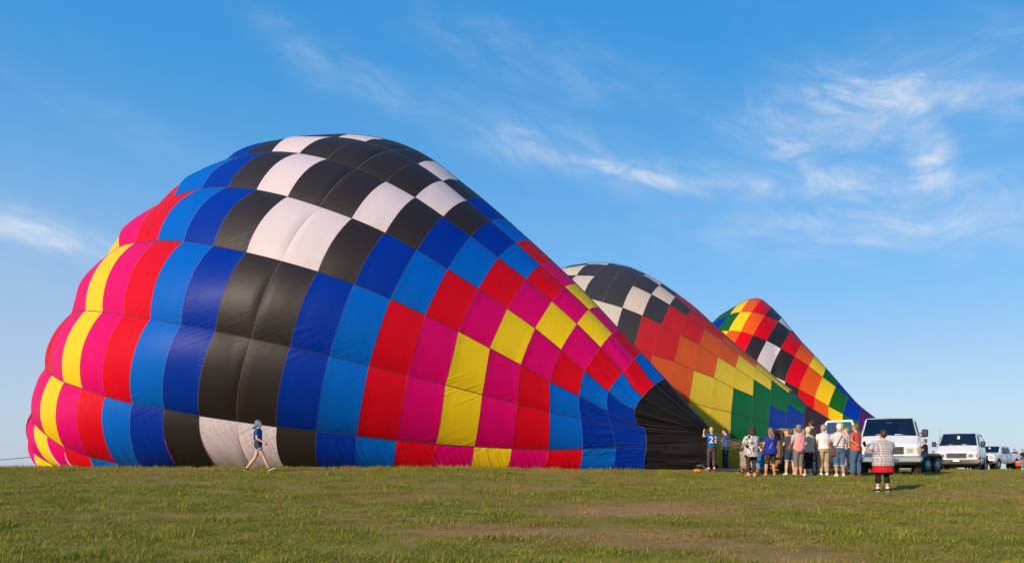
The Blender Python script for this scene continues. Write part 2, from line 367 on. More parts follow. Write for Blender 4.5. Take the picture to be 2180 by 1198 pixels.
def build_envelope(root, env, tapes, strips, amp, loose_from=99, crease=(), nu=12, nv=14, back_swap=None):
    """tapes: list of {ring: (u,v)}; strips: list of (first_ring, colours, top overrides, top_is_outline)"""
    T = [{k: Vector(p) for k, p in t.items()} for t in tapes]
    def node(i, r):
        t = T[i]
        if r in t: return t[r]
        ks = sorted(t)
        return t[ks[0]] if r < ks[0] else t[ks[-1]]
    def tape_pt(i, r, f):
        return crom(node(i, r - 1), node(i, r), node(i, r + 1), node(i, r + 2), f)
    backv, backf, backm, backu, backn = [], [], [], [], []; bmats = []
    for si, st in enumerate(strips):
        r0, cols, ov, outline = st
        for j, ck in enumerate(cols):
            r = r0 + j
            A = Vector(ov[r]) if r in ov else node(si, r); B = Vector(ov[r + 1]) if (r + 1) in ov else node(si, r + 1)
            Dn, En = node(si + 1, r), node(si + 1, r + 1)
            if (A - B).length < 0.5 and (Dn - En).length < 0.5: continue
            on_out = outline or ((r in ov) and (r + 1) in ov)
            def topc(f):
                if on_out: return env.along(A, B, f)
                if r in ov and (r + 1) not in ov:      # up the outline to where the tape starts, then along the tape
                    ks = sorted(T[si]); S0 = T[si][ks[0]]; a_, b_ = (S0 - A).length, (B - S0).length; k_ = a_ / max(1e-6, a_ + b_)
                    if f < k_: return env.along(A, S0, f / k_)
                    return S0.lerp(B, (f - k_) / max(1e-6, 1 - k_)) if r < ks[0] + 0 or r >= ks[0] else tape_pt(si, r, f)
                if r in ov or (r + 1) in ov: return A.lerp(B, f)
                return tape_pt(si, r, f)
            def botc(f): return tape_pt(si + 1, r, f)
            def seamc(rr, a, d, f):
                p0 = node(si - 1, rr) if (si > 0 and rr in T[si - 1] and not on_out and rr not in ov) else a * 2 - d
                p3 = node(si + 2, rr) if (si + 2 < len(T) and rr in T[si + 2]) else d * 2 - a
                if (p0 - a).length > 2.2 * (a - d).length + 5: p0 = a * 2 - d
                if (p3 - d).length > 2.2 * (a - d).length + 5: p3 = d * 2 - a
                return crom(p0, a, d, p3, f)
            wid = (env.surf(*A.lerp(B, .5)) - env.surf(*Dn.lerp(En, .5))).length
            leng = (env.surf(*A.lerp(Dn, .5)) - env.surf(*B.lerp(En, .5))).length
            fr, bk, uvs, uvm = [], [], [], []
            slack = r >= loose_from
            for a in range(nv + 1):
                v = a / nv
                for c in range(nu + 1):
                    u = c / nu
                    q = (topc(u) * (1 - v) + botc(u) * v + seamc(r, A, Dn, v) * (1 - u) + seamc(r + 1, B, En, v) * u
                         - (A * (1 - u) * (1 - v) + B * u * (1 - v) + Dn * (1 - u) * v + En * u * v))
                    P = env.surf(q.x, q.y); n = env.normal(q.x, q.y)
                    hb = math.sin(math.pi * v) ** 0.85 if 0 < v < 1 else 0.0
                    bulge = amp(q.x) * wid * hb * (0.35 * sstep(0, .8, v) if on_out else 1.0) * (sstep(0, .9, u) if (A - Dn).length < 1.5 else 1.0)
                    if r in crease: bulge -= 0.07 * hb * math.exp(-(u * leng / 0.13) ** 2)
                    if (r + 1) in crease: bulge -= 0.07 * hb * math.exp(-((1 - u) * leng / 0.13) ** 2)
                    if slack and hb: bulge += hb * (1.5 if r >= 11 else .55) * (0.07 * mnoise.noise(Vector((q.x * 0.010, v * 3.6 + si * 7, 0.5))) + 0.05 * mnoise.noise(Vector((q.x * 0.02, v * 8 + si * 9, 3.5)))) * (1.0 if u < 1 else 0.5)
                    fr.append(P + n * bulge)
                    Pb = env.surf(q.x, q.y, -1); bk.append(Pb + Vector((n.x, -n.y, n.z)) * bulge)
                    uvs.append((u, v)); uvm.append((r * 2.1 + u * leng, si * 3.3 + v * wid))
            faces = [(a * (nu + 1) + c, (a + 1) * (nu + 1) + c, (a + 1) * (nu + 1) + c + 1, a * (nu + 1) + c + 1) for a in range(nv) for c in range(nu)]
            mat = fabric(ck, slack, si == len(strips) - 3 and not slack and len(strips) == 9)
            o = mobj('fabric_panel', fr, faces, mat, root)
            for nm, dat in (('panel', uvs), ('metres', uvm)):
                lay = o.data.uv_layers.new(name=nm)
                lay.data.foreach_set('uv', [x for l in o.data.loops for x in dat[l.vertex_index]])
            n0 = len(backv); backv += bk; backn += uvs; backu += uvm
            backf += [tuple(n0 + i for i in f[::-1]) for f in faces]
            if mat not in bmats: bmats.append(mat)
            backm += [bmats.index(mat)] * len(faces)
    bo = mobj('rear_panels', backv, backf, bmats, root, True, backm); bo['kind'] = 'stuff'
    for nm, dat in (('panel', backn), ('metres', backu)):
        lay = bo.data.uv_layers.new(name=nm); lay.data.foreach_set('uv', [x for l in bo.data.loops for x in dat[l.vertex_index]])
    for i in range(len(T) - 1 if T[-1][max(T[-1])][1] > 990 else len(T)):
        ks = sorted(T[i]); pts = []
        for r in range(ks[0], ks[-1]):
            for f in (0, .2, .4, .6, .8):
                q = tape_pt(i, r, f)
                if q.y < 1000: pts.append(env.surf(q.x, q.y) + env.normal(q.x, q.y) * 0.004)
        v, f = [], []
        if len(pts) > 3:
            tube(v, f, pts, 0.015, 5); mobj('load_tape', v, f, tape_mat, root)

# ---- the big balloon in front
b1_out = [(74, 1000), (72, 985), (66, 965), (61, 936), (58.5, 905), (62, 880), (65, 874), (68, 850), (73, 825), (82, 802), (96, 784), (100, 765), (106, 742), (115, 715), (130, 688),
          (152, 666.5), (157, 645), (166, 622), (180, 600), (195, 577), (210, 561), (225, 547), (238, 525), (255, 502), (272, 484), (290, 468), (310, 453), (332, 440), (350, 420), (372, 399),
          (395, 383), (415, 372), (440, 360), (460, 349), (481, 340), (500, 324), (520, 314), (545, 306), (570, 301), (600, 296), (640, 290.5), (680, 287.5), (720, 286), (740, 286),
          (775, 288), (816, 296), (845, 303), (872, 314), (900, 328), (925, 343), (950, 361), (976, 383), (1000, 402), (1023, 420), (1050, 442), (1077, 466), (1128, 511.5), (1178, 557.5),
          (1227, 604), (1274, 653), (1320, 703), (1365, 751), (1415, 805), (1460, 858), (1513, 912)]
b1_tapes = [
    {-3: (639, 290.5), -2: (740, 286), -1: (816, 296), 0: (872, 314), 1: (925, 343), 2: (976, 383), 3: (1023, 420), 4: (1077, 466), 5: (1128, 511.5), 6: (1178, 557.5), 7: (1227, 604),
     8: (1274, 653), 9: (1320, 703), 10: (1365, 751), 11: (1415, 805), 12: (1513, 912)},
    {-3: (639, 290.8), -2: (719.6, 293), -1: (776.5, 302), 0: (834.2, 320), 1: (889.3, 349.3), 2: (942.5, 385.7), 3: (994, 427.6), 4: (1046.3, 471.7), 5: (1099, 517), 6: (1150.3, 564),
     7: (1202.3, 611), 8: (1253.6, 659), 9: (1303.2, 709.5), 10: (1351, 763), 11: (1394.4, 818), 12: (1507, 912)},
    {-5: (481, 340), -4: (521, 330.5), -3: (578, 323.6), -2: (637, 327), -1: (697, 339), 0: (760, 359.4), 1: (822.2, 387), 2: (883.8, 420.6), 3: (943.3, 461), 4: (1002.5, 503.2),
     5: (1061.3, 549), 6: (1119.8, 594), 7: (1174.8, 641), 8: (1228, 689.2), 9: (1278, 739.3), 10: (1325.5, 792.2), 11: (1368, 843.7), 12: (1503, 913)},
    {-6: (332, 440), -5: (370, 419), -4: (428.3, 402), -3: (485.5, 398.6), -2: (546, 404.6), -1: (612, 419), 0: (680, 440), 1: (749, 465), 2: (819.6, 496), 3: (887.5, 532.5), 4: (953, 573),
     5: (1018, 614.3), 6: (1079.8, 656.8), 7: (1138.8, 699.2), 8: (1193.7, 744), 9: (1244.5, 789), 10: (1295, 832.6), 11: (1351, 872), 12: (1500, 914)},
    {-7: (225, 547), -6: (254, 526), -5: (287.8, 517), -4: (335, 512.4), -3: (391, 514.3), -2: (454.4, 523), -1: (524.8, 537.6), 0: (599, 556), 1: (676.3, 578.5), 2: (754.4, 605),
     3: (831.5, 636.8), 4: (905.3, 670.5), 5: (976.4, 705.4), 6: (1043, 741), 7: (1108.2, 776.3), 8: (1170.2, 811.8), 9: (1232, 842.5), 10: (1292.8, 874.5), 11: (1355, 900), 12: (1497, 915)},
    {-8: (152, 666.5), -7: (161, 663), -6: (182.3, 661), -5: (218, 664), -4: (264, 669.6), -3: (320, 678.5), -2: (385.3, 690.8), -1: (458.4, 704.4), 0: (536, 720.6), 1: (617.6, 738.4),
     2: (701.2, 757.3), 3: (785.6, 777.6), 4: (867.3, 797.8), 5: (948.4, 819), 6: (1026, 839.2), 7: (1100, 858.7), 8: (1169.8, 876.3), 9: (1236, 890), 10: (1299, 901), 11: (1371, 911), 12: (1500, 920)},
    {-8: (96, 783.7), -7: (110.7, 798.4), -6: (136.4, 812.7), -5: (175.5, 826.3), -4: (224.2, 843.4), -3: (282, 858.6), -2: (350.4, 871), -1: (425, 884.5), 0: (505.6, 896.4),
     1: (589.2, 908), 2: (674, 918), 3: (759.7, 927.4), 4: (844, 936.6), 5: (928.2, 944.3), 6: (1010, 949.8), 7: (1089, 954), 8: (1166.5, 956.2), 9: (1240, 955), 10: (1310.3, 952), 11: (1375.5, 948), 12: (1510, 946)},
    {-10: (65.7, 880), -9: (69, 893), -8: (75, 903), -7: (100.6, 927), -6: (138, 952), -5: (190.6, 972.5), -4: (249.4, 985.7), -3: (306, 1004), -2: (384, 1004), -1: (468, 1004), 0: (539, 1004),
     1: (608, 1004), 2: (680, 1004), 3: (758, 1004), 4: (836, 1004), 5: (918, 1004), 6: (999, 1004), 7: (1078, 1004), 8: (1156, 1004), 9: (1232, 1004), 10: (1303, 1004), 11: (1369, 1004), 12: (1530, 1004)},
    {-10: (61, 936), -9: (74, 964.6), -8: (111, 988), -7: (147, 1004), -6: (170, 1004), -5: (211, 1004), -4: (258, 1004), -3: (306, 1004)},
    {-10: (72, 985), -9: (92, 1004), -8: (125, 1004), -7: (147, 1004)}]
b1_strips = [
    (-3, 'kwkkwkblrmymrlk', {}, True),
    (-5, 'bkwkkkkwkblrmymrk', {-5: (481, 340), -4: (563, 302.5), -3: (639, 290.8)}, False),
    (-6, 'rlbkwkkwkblrmymrlk', {-6: (332, 440), -5: (433, 363.5)}, False),
    (-7, 'ymrlbkwwkblrmymrlbk', {-7: (225, 547), -6: (285, 472.5)}, False),
    (-8, 'rmymrlbkkblrmymrlbbk', {-8: (152, 666.5), -7: (205, 566)}, False),
    (-8, 'rmymrlbkkblrmymrlbbk', {}, False),
    (-10, 'rrmymrlbkwwkblrmymrlbk', {-10: (65.7, 880), -9: (84, 800), -8: (96, 783.7)}, False),
    (-10, 'mmymrlb', {}, False),
    (-10, 'mym', {}, False)]

root1 = empty('hot_air_balloon', (world_px(760, 995, 33).x, 33.5, 0.15), 0, 'huge half-inflated balloon lying on its side, magenta, yellow, blue and black-and-white checks, nearest the camera', 'balloon', 'half-inflated balloons lying on the grass')
env1 = Envelope(b1_out, 1004, 58, 1532, [(58, 36.0), (500, 35.4), (1532, 32.0)], 7.2, 1.0, .5, 1380)
inv1 = Matrix.Translation(-root1.location)
build_envelope(root1, env1, b1_tapes, b1_strips, lambda u: lerp(0.092, 0.062, sstep(250, 1050, u)) * (1 - 0.45 * sstep(1150, 1400, u)), 9, (0,))

b2_out = [(880, 1003), (875, 940), (890, 860), (925, 775), (975, 700), (1030, 645), (1090, 603), (1150, 580), (1196, 571), (1216, 564.5), (1251.6, 560), (1297, 560), (1340, 568.5), (1376, 584),
          (1409.5, 603.5), (1443.7, 627), (1479.5, 654), (1514, 685.5), (1548, 715.5), (1583, 746.5), (1619, 775), (1651, 803), (1686, 830), (1720, 863), (1790, 906)]
b2_tapes = [
    {-4: (1196, 571), -3: (1251.6, 560), -2: (1297, 560), -1: (1340, 568.5), 0: (1376, 584), 1: (1409.5, 603.5), 2: (1443.7, 627), 3: (1479.5, 654), 4: (1514, 685.5), 5: (1548, 715.5), 6: (1583, 746.5),
     7: (1619, 775), 8: (1651, 803), 9: (1686, 830), 10: (1720, 863), 11: (1790, 906)},
    {-4: (1196, 571.5), -3: (1251, 563), -2: (1291.6, 564.3), -1: (1329, 571.6), 0: (1368.7, 585.5), 1: (1404, 607.2), 2: (1438, 632), 3: (1472, 660), 4: (1508, 687), 5: (1542, 715), 6: (1577, 745),
     7: (1612, 774), 8: (1646, 803), 9: (1681, 831), 10: (1717, 864), 11: (1789, 908)},
    {-6: (1112, 595), -5: (1150, 589), -4: (1189, 586.5), -3: (1227.3, 586.3), -2: (1266.3, 587.8), -1: (1307, 595), 0: (1347.6, 608.5), 1: (1387, 626.6), 2: (1425.8, 649), 3: (1463.2, 671.8),
     4: (1500.6, 698.5), 5: (1538, 725), 6: (1573, 754), 7: (1608.7, 781), 8: (1642, 808), 9: (1678, 836), 10: (1714, 868), 11: (1788, 910)},
    {-7: (1030, 645), -6: (1070, 635), -5: (1112, 630), -4: (1155, 629), -3: (1197, 629), -2: (1240, 632), -1: (1283, 642.8), 0: (1325.3, 655.2), 1: (1367.6, 671.8), 2: (1408.8, 690.8), 3: (1448.6, 712.5),
     4: (1488.6, 733.7), 5: (1528.3, 758.8), 6: (1565.7, 782.5), 7: (1604, 807), 8: (1640.6, 830.7), 9: (1676.4, 857.4), 10: (1712, 881), 11: (1787, 912)},
    {-8: (965, 715), -7: (1000, 703), -6: (1045, 699), -5: (1088, 698), -4: (1132, 699), -3: (1175, 701), -2: (1218, 706), -1: (1262, 716), 0: (1305, 728), 1: (1349, 741), 2: (1390, 755), 3: (1435.7, 769.6),
     4: (1477.3, 788), 5: (1520, 804.3), 6: (1561, 825), 7: (1602.5, 842.7), 8: (1639, 862), 9: (1674.8, 878.5), 10: (1711, 896), 11: (1786, 915)},
    {-8: (918, 790), -7: (955, 782), -6: (1000, 778), -5: (1048, 778), -4: (1097, 781), -3: (1145, 785), -2: (1193, 790), -1: (1240, 797), 0: (1283, 808), 1: (1327, 821), 2: (1372, 833), 3: (1420, 844),
     4: (1466.5, 855), 5: (1513.7, 868), 6: (1556, 878), 7: (1600, 892), 8: (1636, 904), 9: (1673, 913), 10: (1712, 920), 11: (1785, 925)},
    {-8: (882, 885), -7: (925, 873), -6: (970, 868), -5: (1018, 868), -4: (1067, 870), -3: (1116, 873), -2: (1166, 876), -1: (1215, 881), 0: (1262, 890), 1: (1310, 901), 2: (1357, 911), 3: (1410, 921),
     4: (1460, 930), 5: (1510, 935), 6: (1554, 938), 7: (1598, 940), 8: (1636, 941), 9: (1674, 942), 10: (1712, 943), 11: (1785, 945)},
    {-8: (880, 1003), -7: (925, 1003), -6: (972, 1003), -5: (1020, 1003), -4: (1068, 1003), -3: (1117, 1003), -2: (1166, 1003), -1: (1215, 1003), 0: (1262, 1003), 1: (1310, 1003), 2: (1357, 1003),
     3: (1410, 1003), 4: (1460, 1003), 5: (1510, 1003), 6: (1554, 1003), 7: (1598, 1003), 8: (1636, 1003), 9: (1674, 1003), 10: (1712, 1003), 11: (1785, 1003)}]
b2_strips = [(-4, 'KWKKWKRRROOYYGP', {}, True), (-6, 'RKWKKKKWKRROOYYGP', {-6: (1112, 595), -5: (1160, 578), -4: (1196, 571.5)}, False), (-7, 'RRKKWKKWKRROOYYGGP', {-7: (1030, 645), -6: (1112, 595)}, False),
             (-8, 'RRKKKKWWKRROOYYGGBP', {-8: (965, 715), -7: (1030, 645)}, False), (-8, 'RRKKRKKKRROOYYGGBBP', {}, False), (-8, 'RRKKRKKKRROOYYGGBBP', {}, False), (-8, 'RRKKRKKKRRROOYYYGBP', {}, False)]
root2 = empty('hot_air_balloon', (world_px(1350, 995, 55).x, 54, 0.05), 0, 'second balloon in the row, faded red, orange, yellow and green with black and cream checks', 'balloon', 'half-inflated balloons lying on the grass')
env2 = Envelope(b2_out, 1003, 874, 1790, [(874, 56.5), (1250, 56), (1790, 49.5)], 7.4, 1.2)
build_envelope(root2, env2, b2_tapes, b2_strips, lambda u: 0.040, 10, (), 8, 9)

b3_out = [(1456, 1003), (1452, 930), (1455, 860), (1468, 800), (1485, 745), (1500, 710), (1519, 685), (1536, 668.5), (1569, 649), (1583, 641.5), (1594.5, 637), (1608.5, 634), (1622.6, 637.5), (1642.4, 654), (1664.6, 676),
          (1685.7, 701.8), (1708, 728.7), (1733.6, 755.5), (1758, 782.4), (1783.8, 811.6), (1807, 838.5), (1833, 865.4), (1857.4, 886), (1885, 905)]
b3_tapes = [
    {-5: (1519, 685), -4: (1569, 649), -3: (1594.5, 637), -2: (1620, 636.8), -1: (1642.4, 654), 0: (1664.6, 676), 1: (1685.7, 701.8), 2: (1708, 728.7)},
    {-5: (1519, 686), -4: (1553.6, 669.5), -3: (1576, 664.4), -2: (1600, 664.4), -1: (1628.4, 671), 0: (1656.5, 684), 1: (1683, 705), 2: (1708, 728.7), 3: (1733.6, 755.5), 4: (1758, 782.4), 5: (1783.8, 811.6),
     6: (1807, 838.5), 7: (1833, 865.4), 8: (1885, 905)},
    {-5: (1492, 724), -4: (1527, 706), -3: (1551, 704), -2: (1577, 706), -1: (1602.7, 713.5), 0: (1632, 725), 1: (1662.3, 741.5), 2: (1692, 759), 3: (1722, 779), 4: (1751, 802), 5: (1779, 822.5), 6: (1806, 846),
     7: (1833, 869), 8: (1884, 907)},
    {-5: (1468, 800), -4: (1492, 786), -3: (1519, 776), -2: (1548, 774), -1: (1577, 778), 0: (1607, 786), 1: (1639, 797), 2: (1671.6, 811.6), 3: (1701, 828), 4: (1734.7, 846.7), 5: (1764, 864), 6: (1794.3, 880.6),
     7: (1828, 897), 8: (1884, 912)},
    {-5: (1452, 905), -4: (1483, 893), -3: (1514, 888), -2: (1543, 886), -1: (1572, 887), 0: (1603, 889), 1: (1635, 892), 2: (1668, 896), 3: (1700, 900), 4: (1732, 905), 5: (1764, 909), 6: (1795, 913), 7: (1830, 917), 8: (1884, 922)},
    {-5: (1456, 1003), -4: (1485, 1003), -3: (1514, 1003), -2: (1543, 1003), -1: (1572, 1003), 0: (1603, 1003), 1: (1635, 1003), 2: (1668, 1003), 3: (1700, 1003), 4: (1732, 1003), 5: (1764, 1003), 6: (1795, 1003), 7: (1830, 1003), 8: (1884, 1003)}]
b3_strips = [(-5, 'gyorkwk', {}, True), (-5, 'bgyorkroygbpk', {}, False), (-5, 'gyorkwkroygbpk'[0:3] + 'rkwkroygbp', {}, False), (-5, 'oorrkkwkroygp', {}, False), (-5, 'oorrrkkkroygp', {}, False)]
root3 = empty('hot_air_balloon', (world_px(1670, 995, 67).x, 66, -0.05), 0, 'smallest-looking half-inflated balloon with bright rainbow checks, farthest of the three', 'balloon', 'half-inflated balloons lying on the grass')
env3 = Envelope(b3_out, 1003, 1451, 1885, [(1451, 69), (1650, 68), (1885, 61)], 6.5, 1.2)
build_envelope(root3, env3, b3_tapes, b3_strips, lambda u: 0.016, 99, (), 8, 8)
# children were built in world coordinates
for rt in (root1, root2, root3):
    for ch in [o for o in bpy.data.objects if o.parent == rt]: ch.matrix_parent_inverse = Matrix.Translation(-rt.location)
# ------------------------------------------------------------------ generic shapes
def box(v, f, x0, x1, y0, y1, z0, z1, M=None):
    n = len(v)
    for z in (z0, z1):
        for (x, y) in ((x0, y0), (x1, y0), (x1, y1), (x0, y1)):
            p = Vector((x, y, z)); v.append(M @ p if M else p)
    for q in ((0, 3, 2, 1), (4, 5, 6, 7), (0, 1, 5, 4), (1, 2, 6, 5), (2, 3, 7, 6), (3, 0, 4, 7)): f.append(tuple(n + i for i in q))
def bbox_obj(name, boxes, mat, parent, bevel=0.0, smooth=False, M=None):
    v, f = [], []
    for b_ in boxes: box(v, f, *b_, M=M)
    o = mobj(name, v, f, mat, parent, smooth)
    if bevel: md = o.modifiers.new('bevel', 'BEVEL'); md.width = bevel; md.segments = 2; md.limit_method = 'ANGLE'
    return o
def lathe_x(v, f, prof, c, seg=28, close=True):
    """prof: (x, r) pairs, revolved round the x axis through c"""
    n = len(v)
    for (x, r) in prof:
        for s in range(seg):
            t = 2 * math.pi * s / seg; v.append(Vector((c[0] + x, c[1] + r * math.cos(t), c[2] + r * math.sin(t))))
    for i in range(len(prof) - 1):
        for s in range(seg):
            a = n + i * seg + s; b = n + i * seg + (s + 1) % seg; f.append((a, b, b + seg, a + seg))
    if close:
        f.append(tuple(n + s for s in range(seg))[::-1]); f.append(tuple(n + (len(prof) - 1) * seg + s for s in range(seg)))
def lathe_obj(name, prof, c, mat, parent, seg=28):
    v, f = [], []; lathe_x(v, f, prof, c, seg); return mobj(name, v, f, mat, parent)
def tube_obj(name, pts, r, mat, parent, seg=8):
    v, f = [], []; tube(v, f, pts, r, seg); return mobj(name, v, f, mat, parent)
def multi_tube(name, lst, mat, parent, seg=8):
    v, f = [], []
    for pts, r in lst: tube(v, f, pts, r, seg)
    return mobj(name, v, f, mat, parent)

paint = simple('white_car_paint', (0.76, 0.75, 0.73), 0.28, 0, 0.5, 0.03, 3, coat=0.6)
chrome = simple('chrome', (0.62, 0.62, 0.62), 0.16, 1.0, var=0.05)
blackp = simple('black_plastic', (0.018, 0.018, 0.019), 0.5, var=0.2)
rubber = simple('tyre_rubber', (0.030, 0.027, 0.025), 0.85, var=0.35, scale=14, bump=0.4, bscale=40)
dustrub = simple('muddy_rubber', (0.065, 0.045, 0.030), 0.9, var=0.4, scale=14, bump=0.5, bscale=50)
rimm = simple('painted_rim', (0.38, 0.38, 0.38), 0.45, 0.3, var=0.15)
under = simple('dark_underbody', (0.020, 0.018, 0.017), 0.8, var=0.4)
galv = simple('weathered_grey_steel', (0.12, 0.13, 0.15), 0.5, 0.4, var=0.3, scale=5, bump=0.2)
plank_m = simple('grey_weathered_wood', (0.16, 0.13, 0.11), 0.85, var=0.3, scale=12)
lensm = simple('headlight_lens', (0.62, 0.58, 0.48), 0.12, 0.2, 0.8, 0.2, 24, coat=1.0)
amber = simple('amber_lens', (0.85, 0.24, 0.015), 0.2, 0, 0.8, 0.1, 20, coat=1.0)
seatm = simple('tan_seat_cloth', (0.40, 0.34, 0.27), 0.9)
dashm = simple('grey_dash', (0.22, 0.21, 0.20), 0.7)
paperm = simple('white_paper', (0.8, 0.8, 0.78), 0.7, var=0.04)
emblm = simple('oval_badge_blue', (0.015, 0.04, 0.16), 0.3, 0.3)
def glass_mat():
    m, b, p, o = new_mat('window_glass')
    gl = b.n('ShaderNodeBsdfGlossy'); gl.inputs['Color'].default_value = (0.95, 0.97, 1.0, 1); gl.inputs['Roughness'].default_value = 0.03
    tr = b.n('ShaderNodeBsdfTransparent'); tr.inputs[0].default_value = (0.82, 0.88, 0.86, 1)
    mx = b.n('ShaderNodeMixShader'); b.put(mx.inputs[0], b.math('ADD', b.math('MULTIPLY', b.n('ShaderNodeFresnel').outputs[0], 1.6), 0.06, clamp=True))
    m.node_tree.links.new(tr.outputs[0], mx.inputs[1]); m.node_tree.links.new(gl.outputs[0], mx.inputs[2]); m.node_tree.links.new(mx.outputs[0], o.inputs[0]); return m
glass = glass_mat()

def wheel(root, x, y, z, r, w, rub, name='wheel', side=1, hub=rimm):
    t = lathe_obj(name, [(-w / 2, r * .62), (-w / 2, r * .93), (-w * .40, r * .99), (-w * .2, r), (w * .2, r), (w * .40, r * .99), (w / 2, r * .93), (w / 2, r * .62), (w * .3, r * .58), (-w * .3, r * .58)], (x, y, z), rub, root)
    lathe_obj('rim', [(side * w * .48, r * .61), (side * w * .42, r * .60), (side * w * .30, r * .50), (side * w * .20, r * .47), (side * w * .22, r * .30), (side * w * .36, r * .24), (side * w * .38, r * .10), (side * w * .30, 0.005)], (x, y, z), hub, t, 24)
    v, f = [], []
    for k in range(8):
        a = k * math.pi / 4; cy, cz = y + math.cos(a) * r * .38, z + math.sin(a) * r * .38
        lathe_x(v, f, [(side * w * .18, r * .05), (side * w * .235, r * .05)], (x, cy, cz), 8)
    mobj('vent_hole', v, f, under, t)
    return t
def loft_body(stations, skip):
    """stations: (y, zb, w, zmid, wb, zbelt, wt, ztop, crown) half sections mirrored left and right"""
    v, f = [], []; N = 15
    for (y, zb, w, zm, wb, zbelt, wt, zt, cr) in stations:
        half = [(w - .06, zb), (w, zb + .10), (w + .01, zm), (wb, zbelt), (wt, zt - .05), (wt - .06, zt), (wt * .5, zt + cr * .75)]
        sec = [(-a, c) for a, c in half] + [(0, zt + cr)] + [(a, c) for a, c in half[::-1]]
        v += [Vector((a, y, c)) for a, c in sec]
    for i in range(len(stations) - 1):
        for k in range(N - 1):
            if (i, k) in skip: continue
            a = i * N + k; f.append((a, a + N, a + N + 1, a + 1))
        a = i * N; f.append((a, a + N - 1, a + 2 * N - 1, a + N))
    f.append(tuple(range(N))); f.append(tuple((len(stations) - 1) * N + k for k in range(N))[::-1])
    return v, f
def panel_glass(name, pts, mat, parent, thick, nrm):
    v = [Vector(p) for p in pts]; n = Vector(nrm).normalized() * thick; k = len(v)
    vv = v + [p + n for p in v]
    f = [tuple(range(k))[::-1], tuple(range(k, 2 * k))] + [(i, (i + 1) % k, (i + 1) % k + k, i + k) for i in range(k)]
    return mobj(name, vv, f, mat, parent, False)

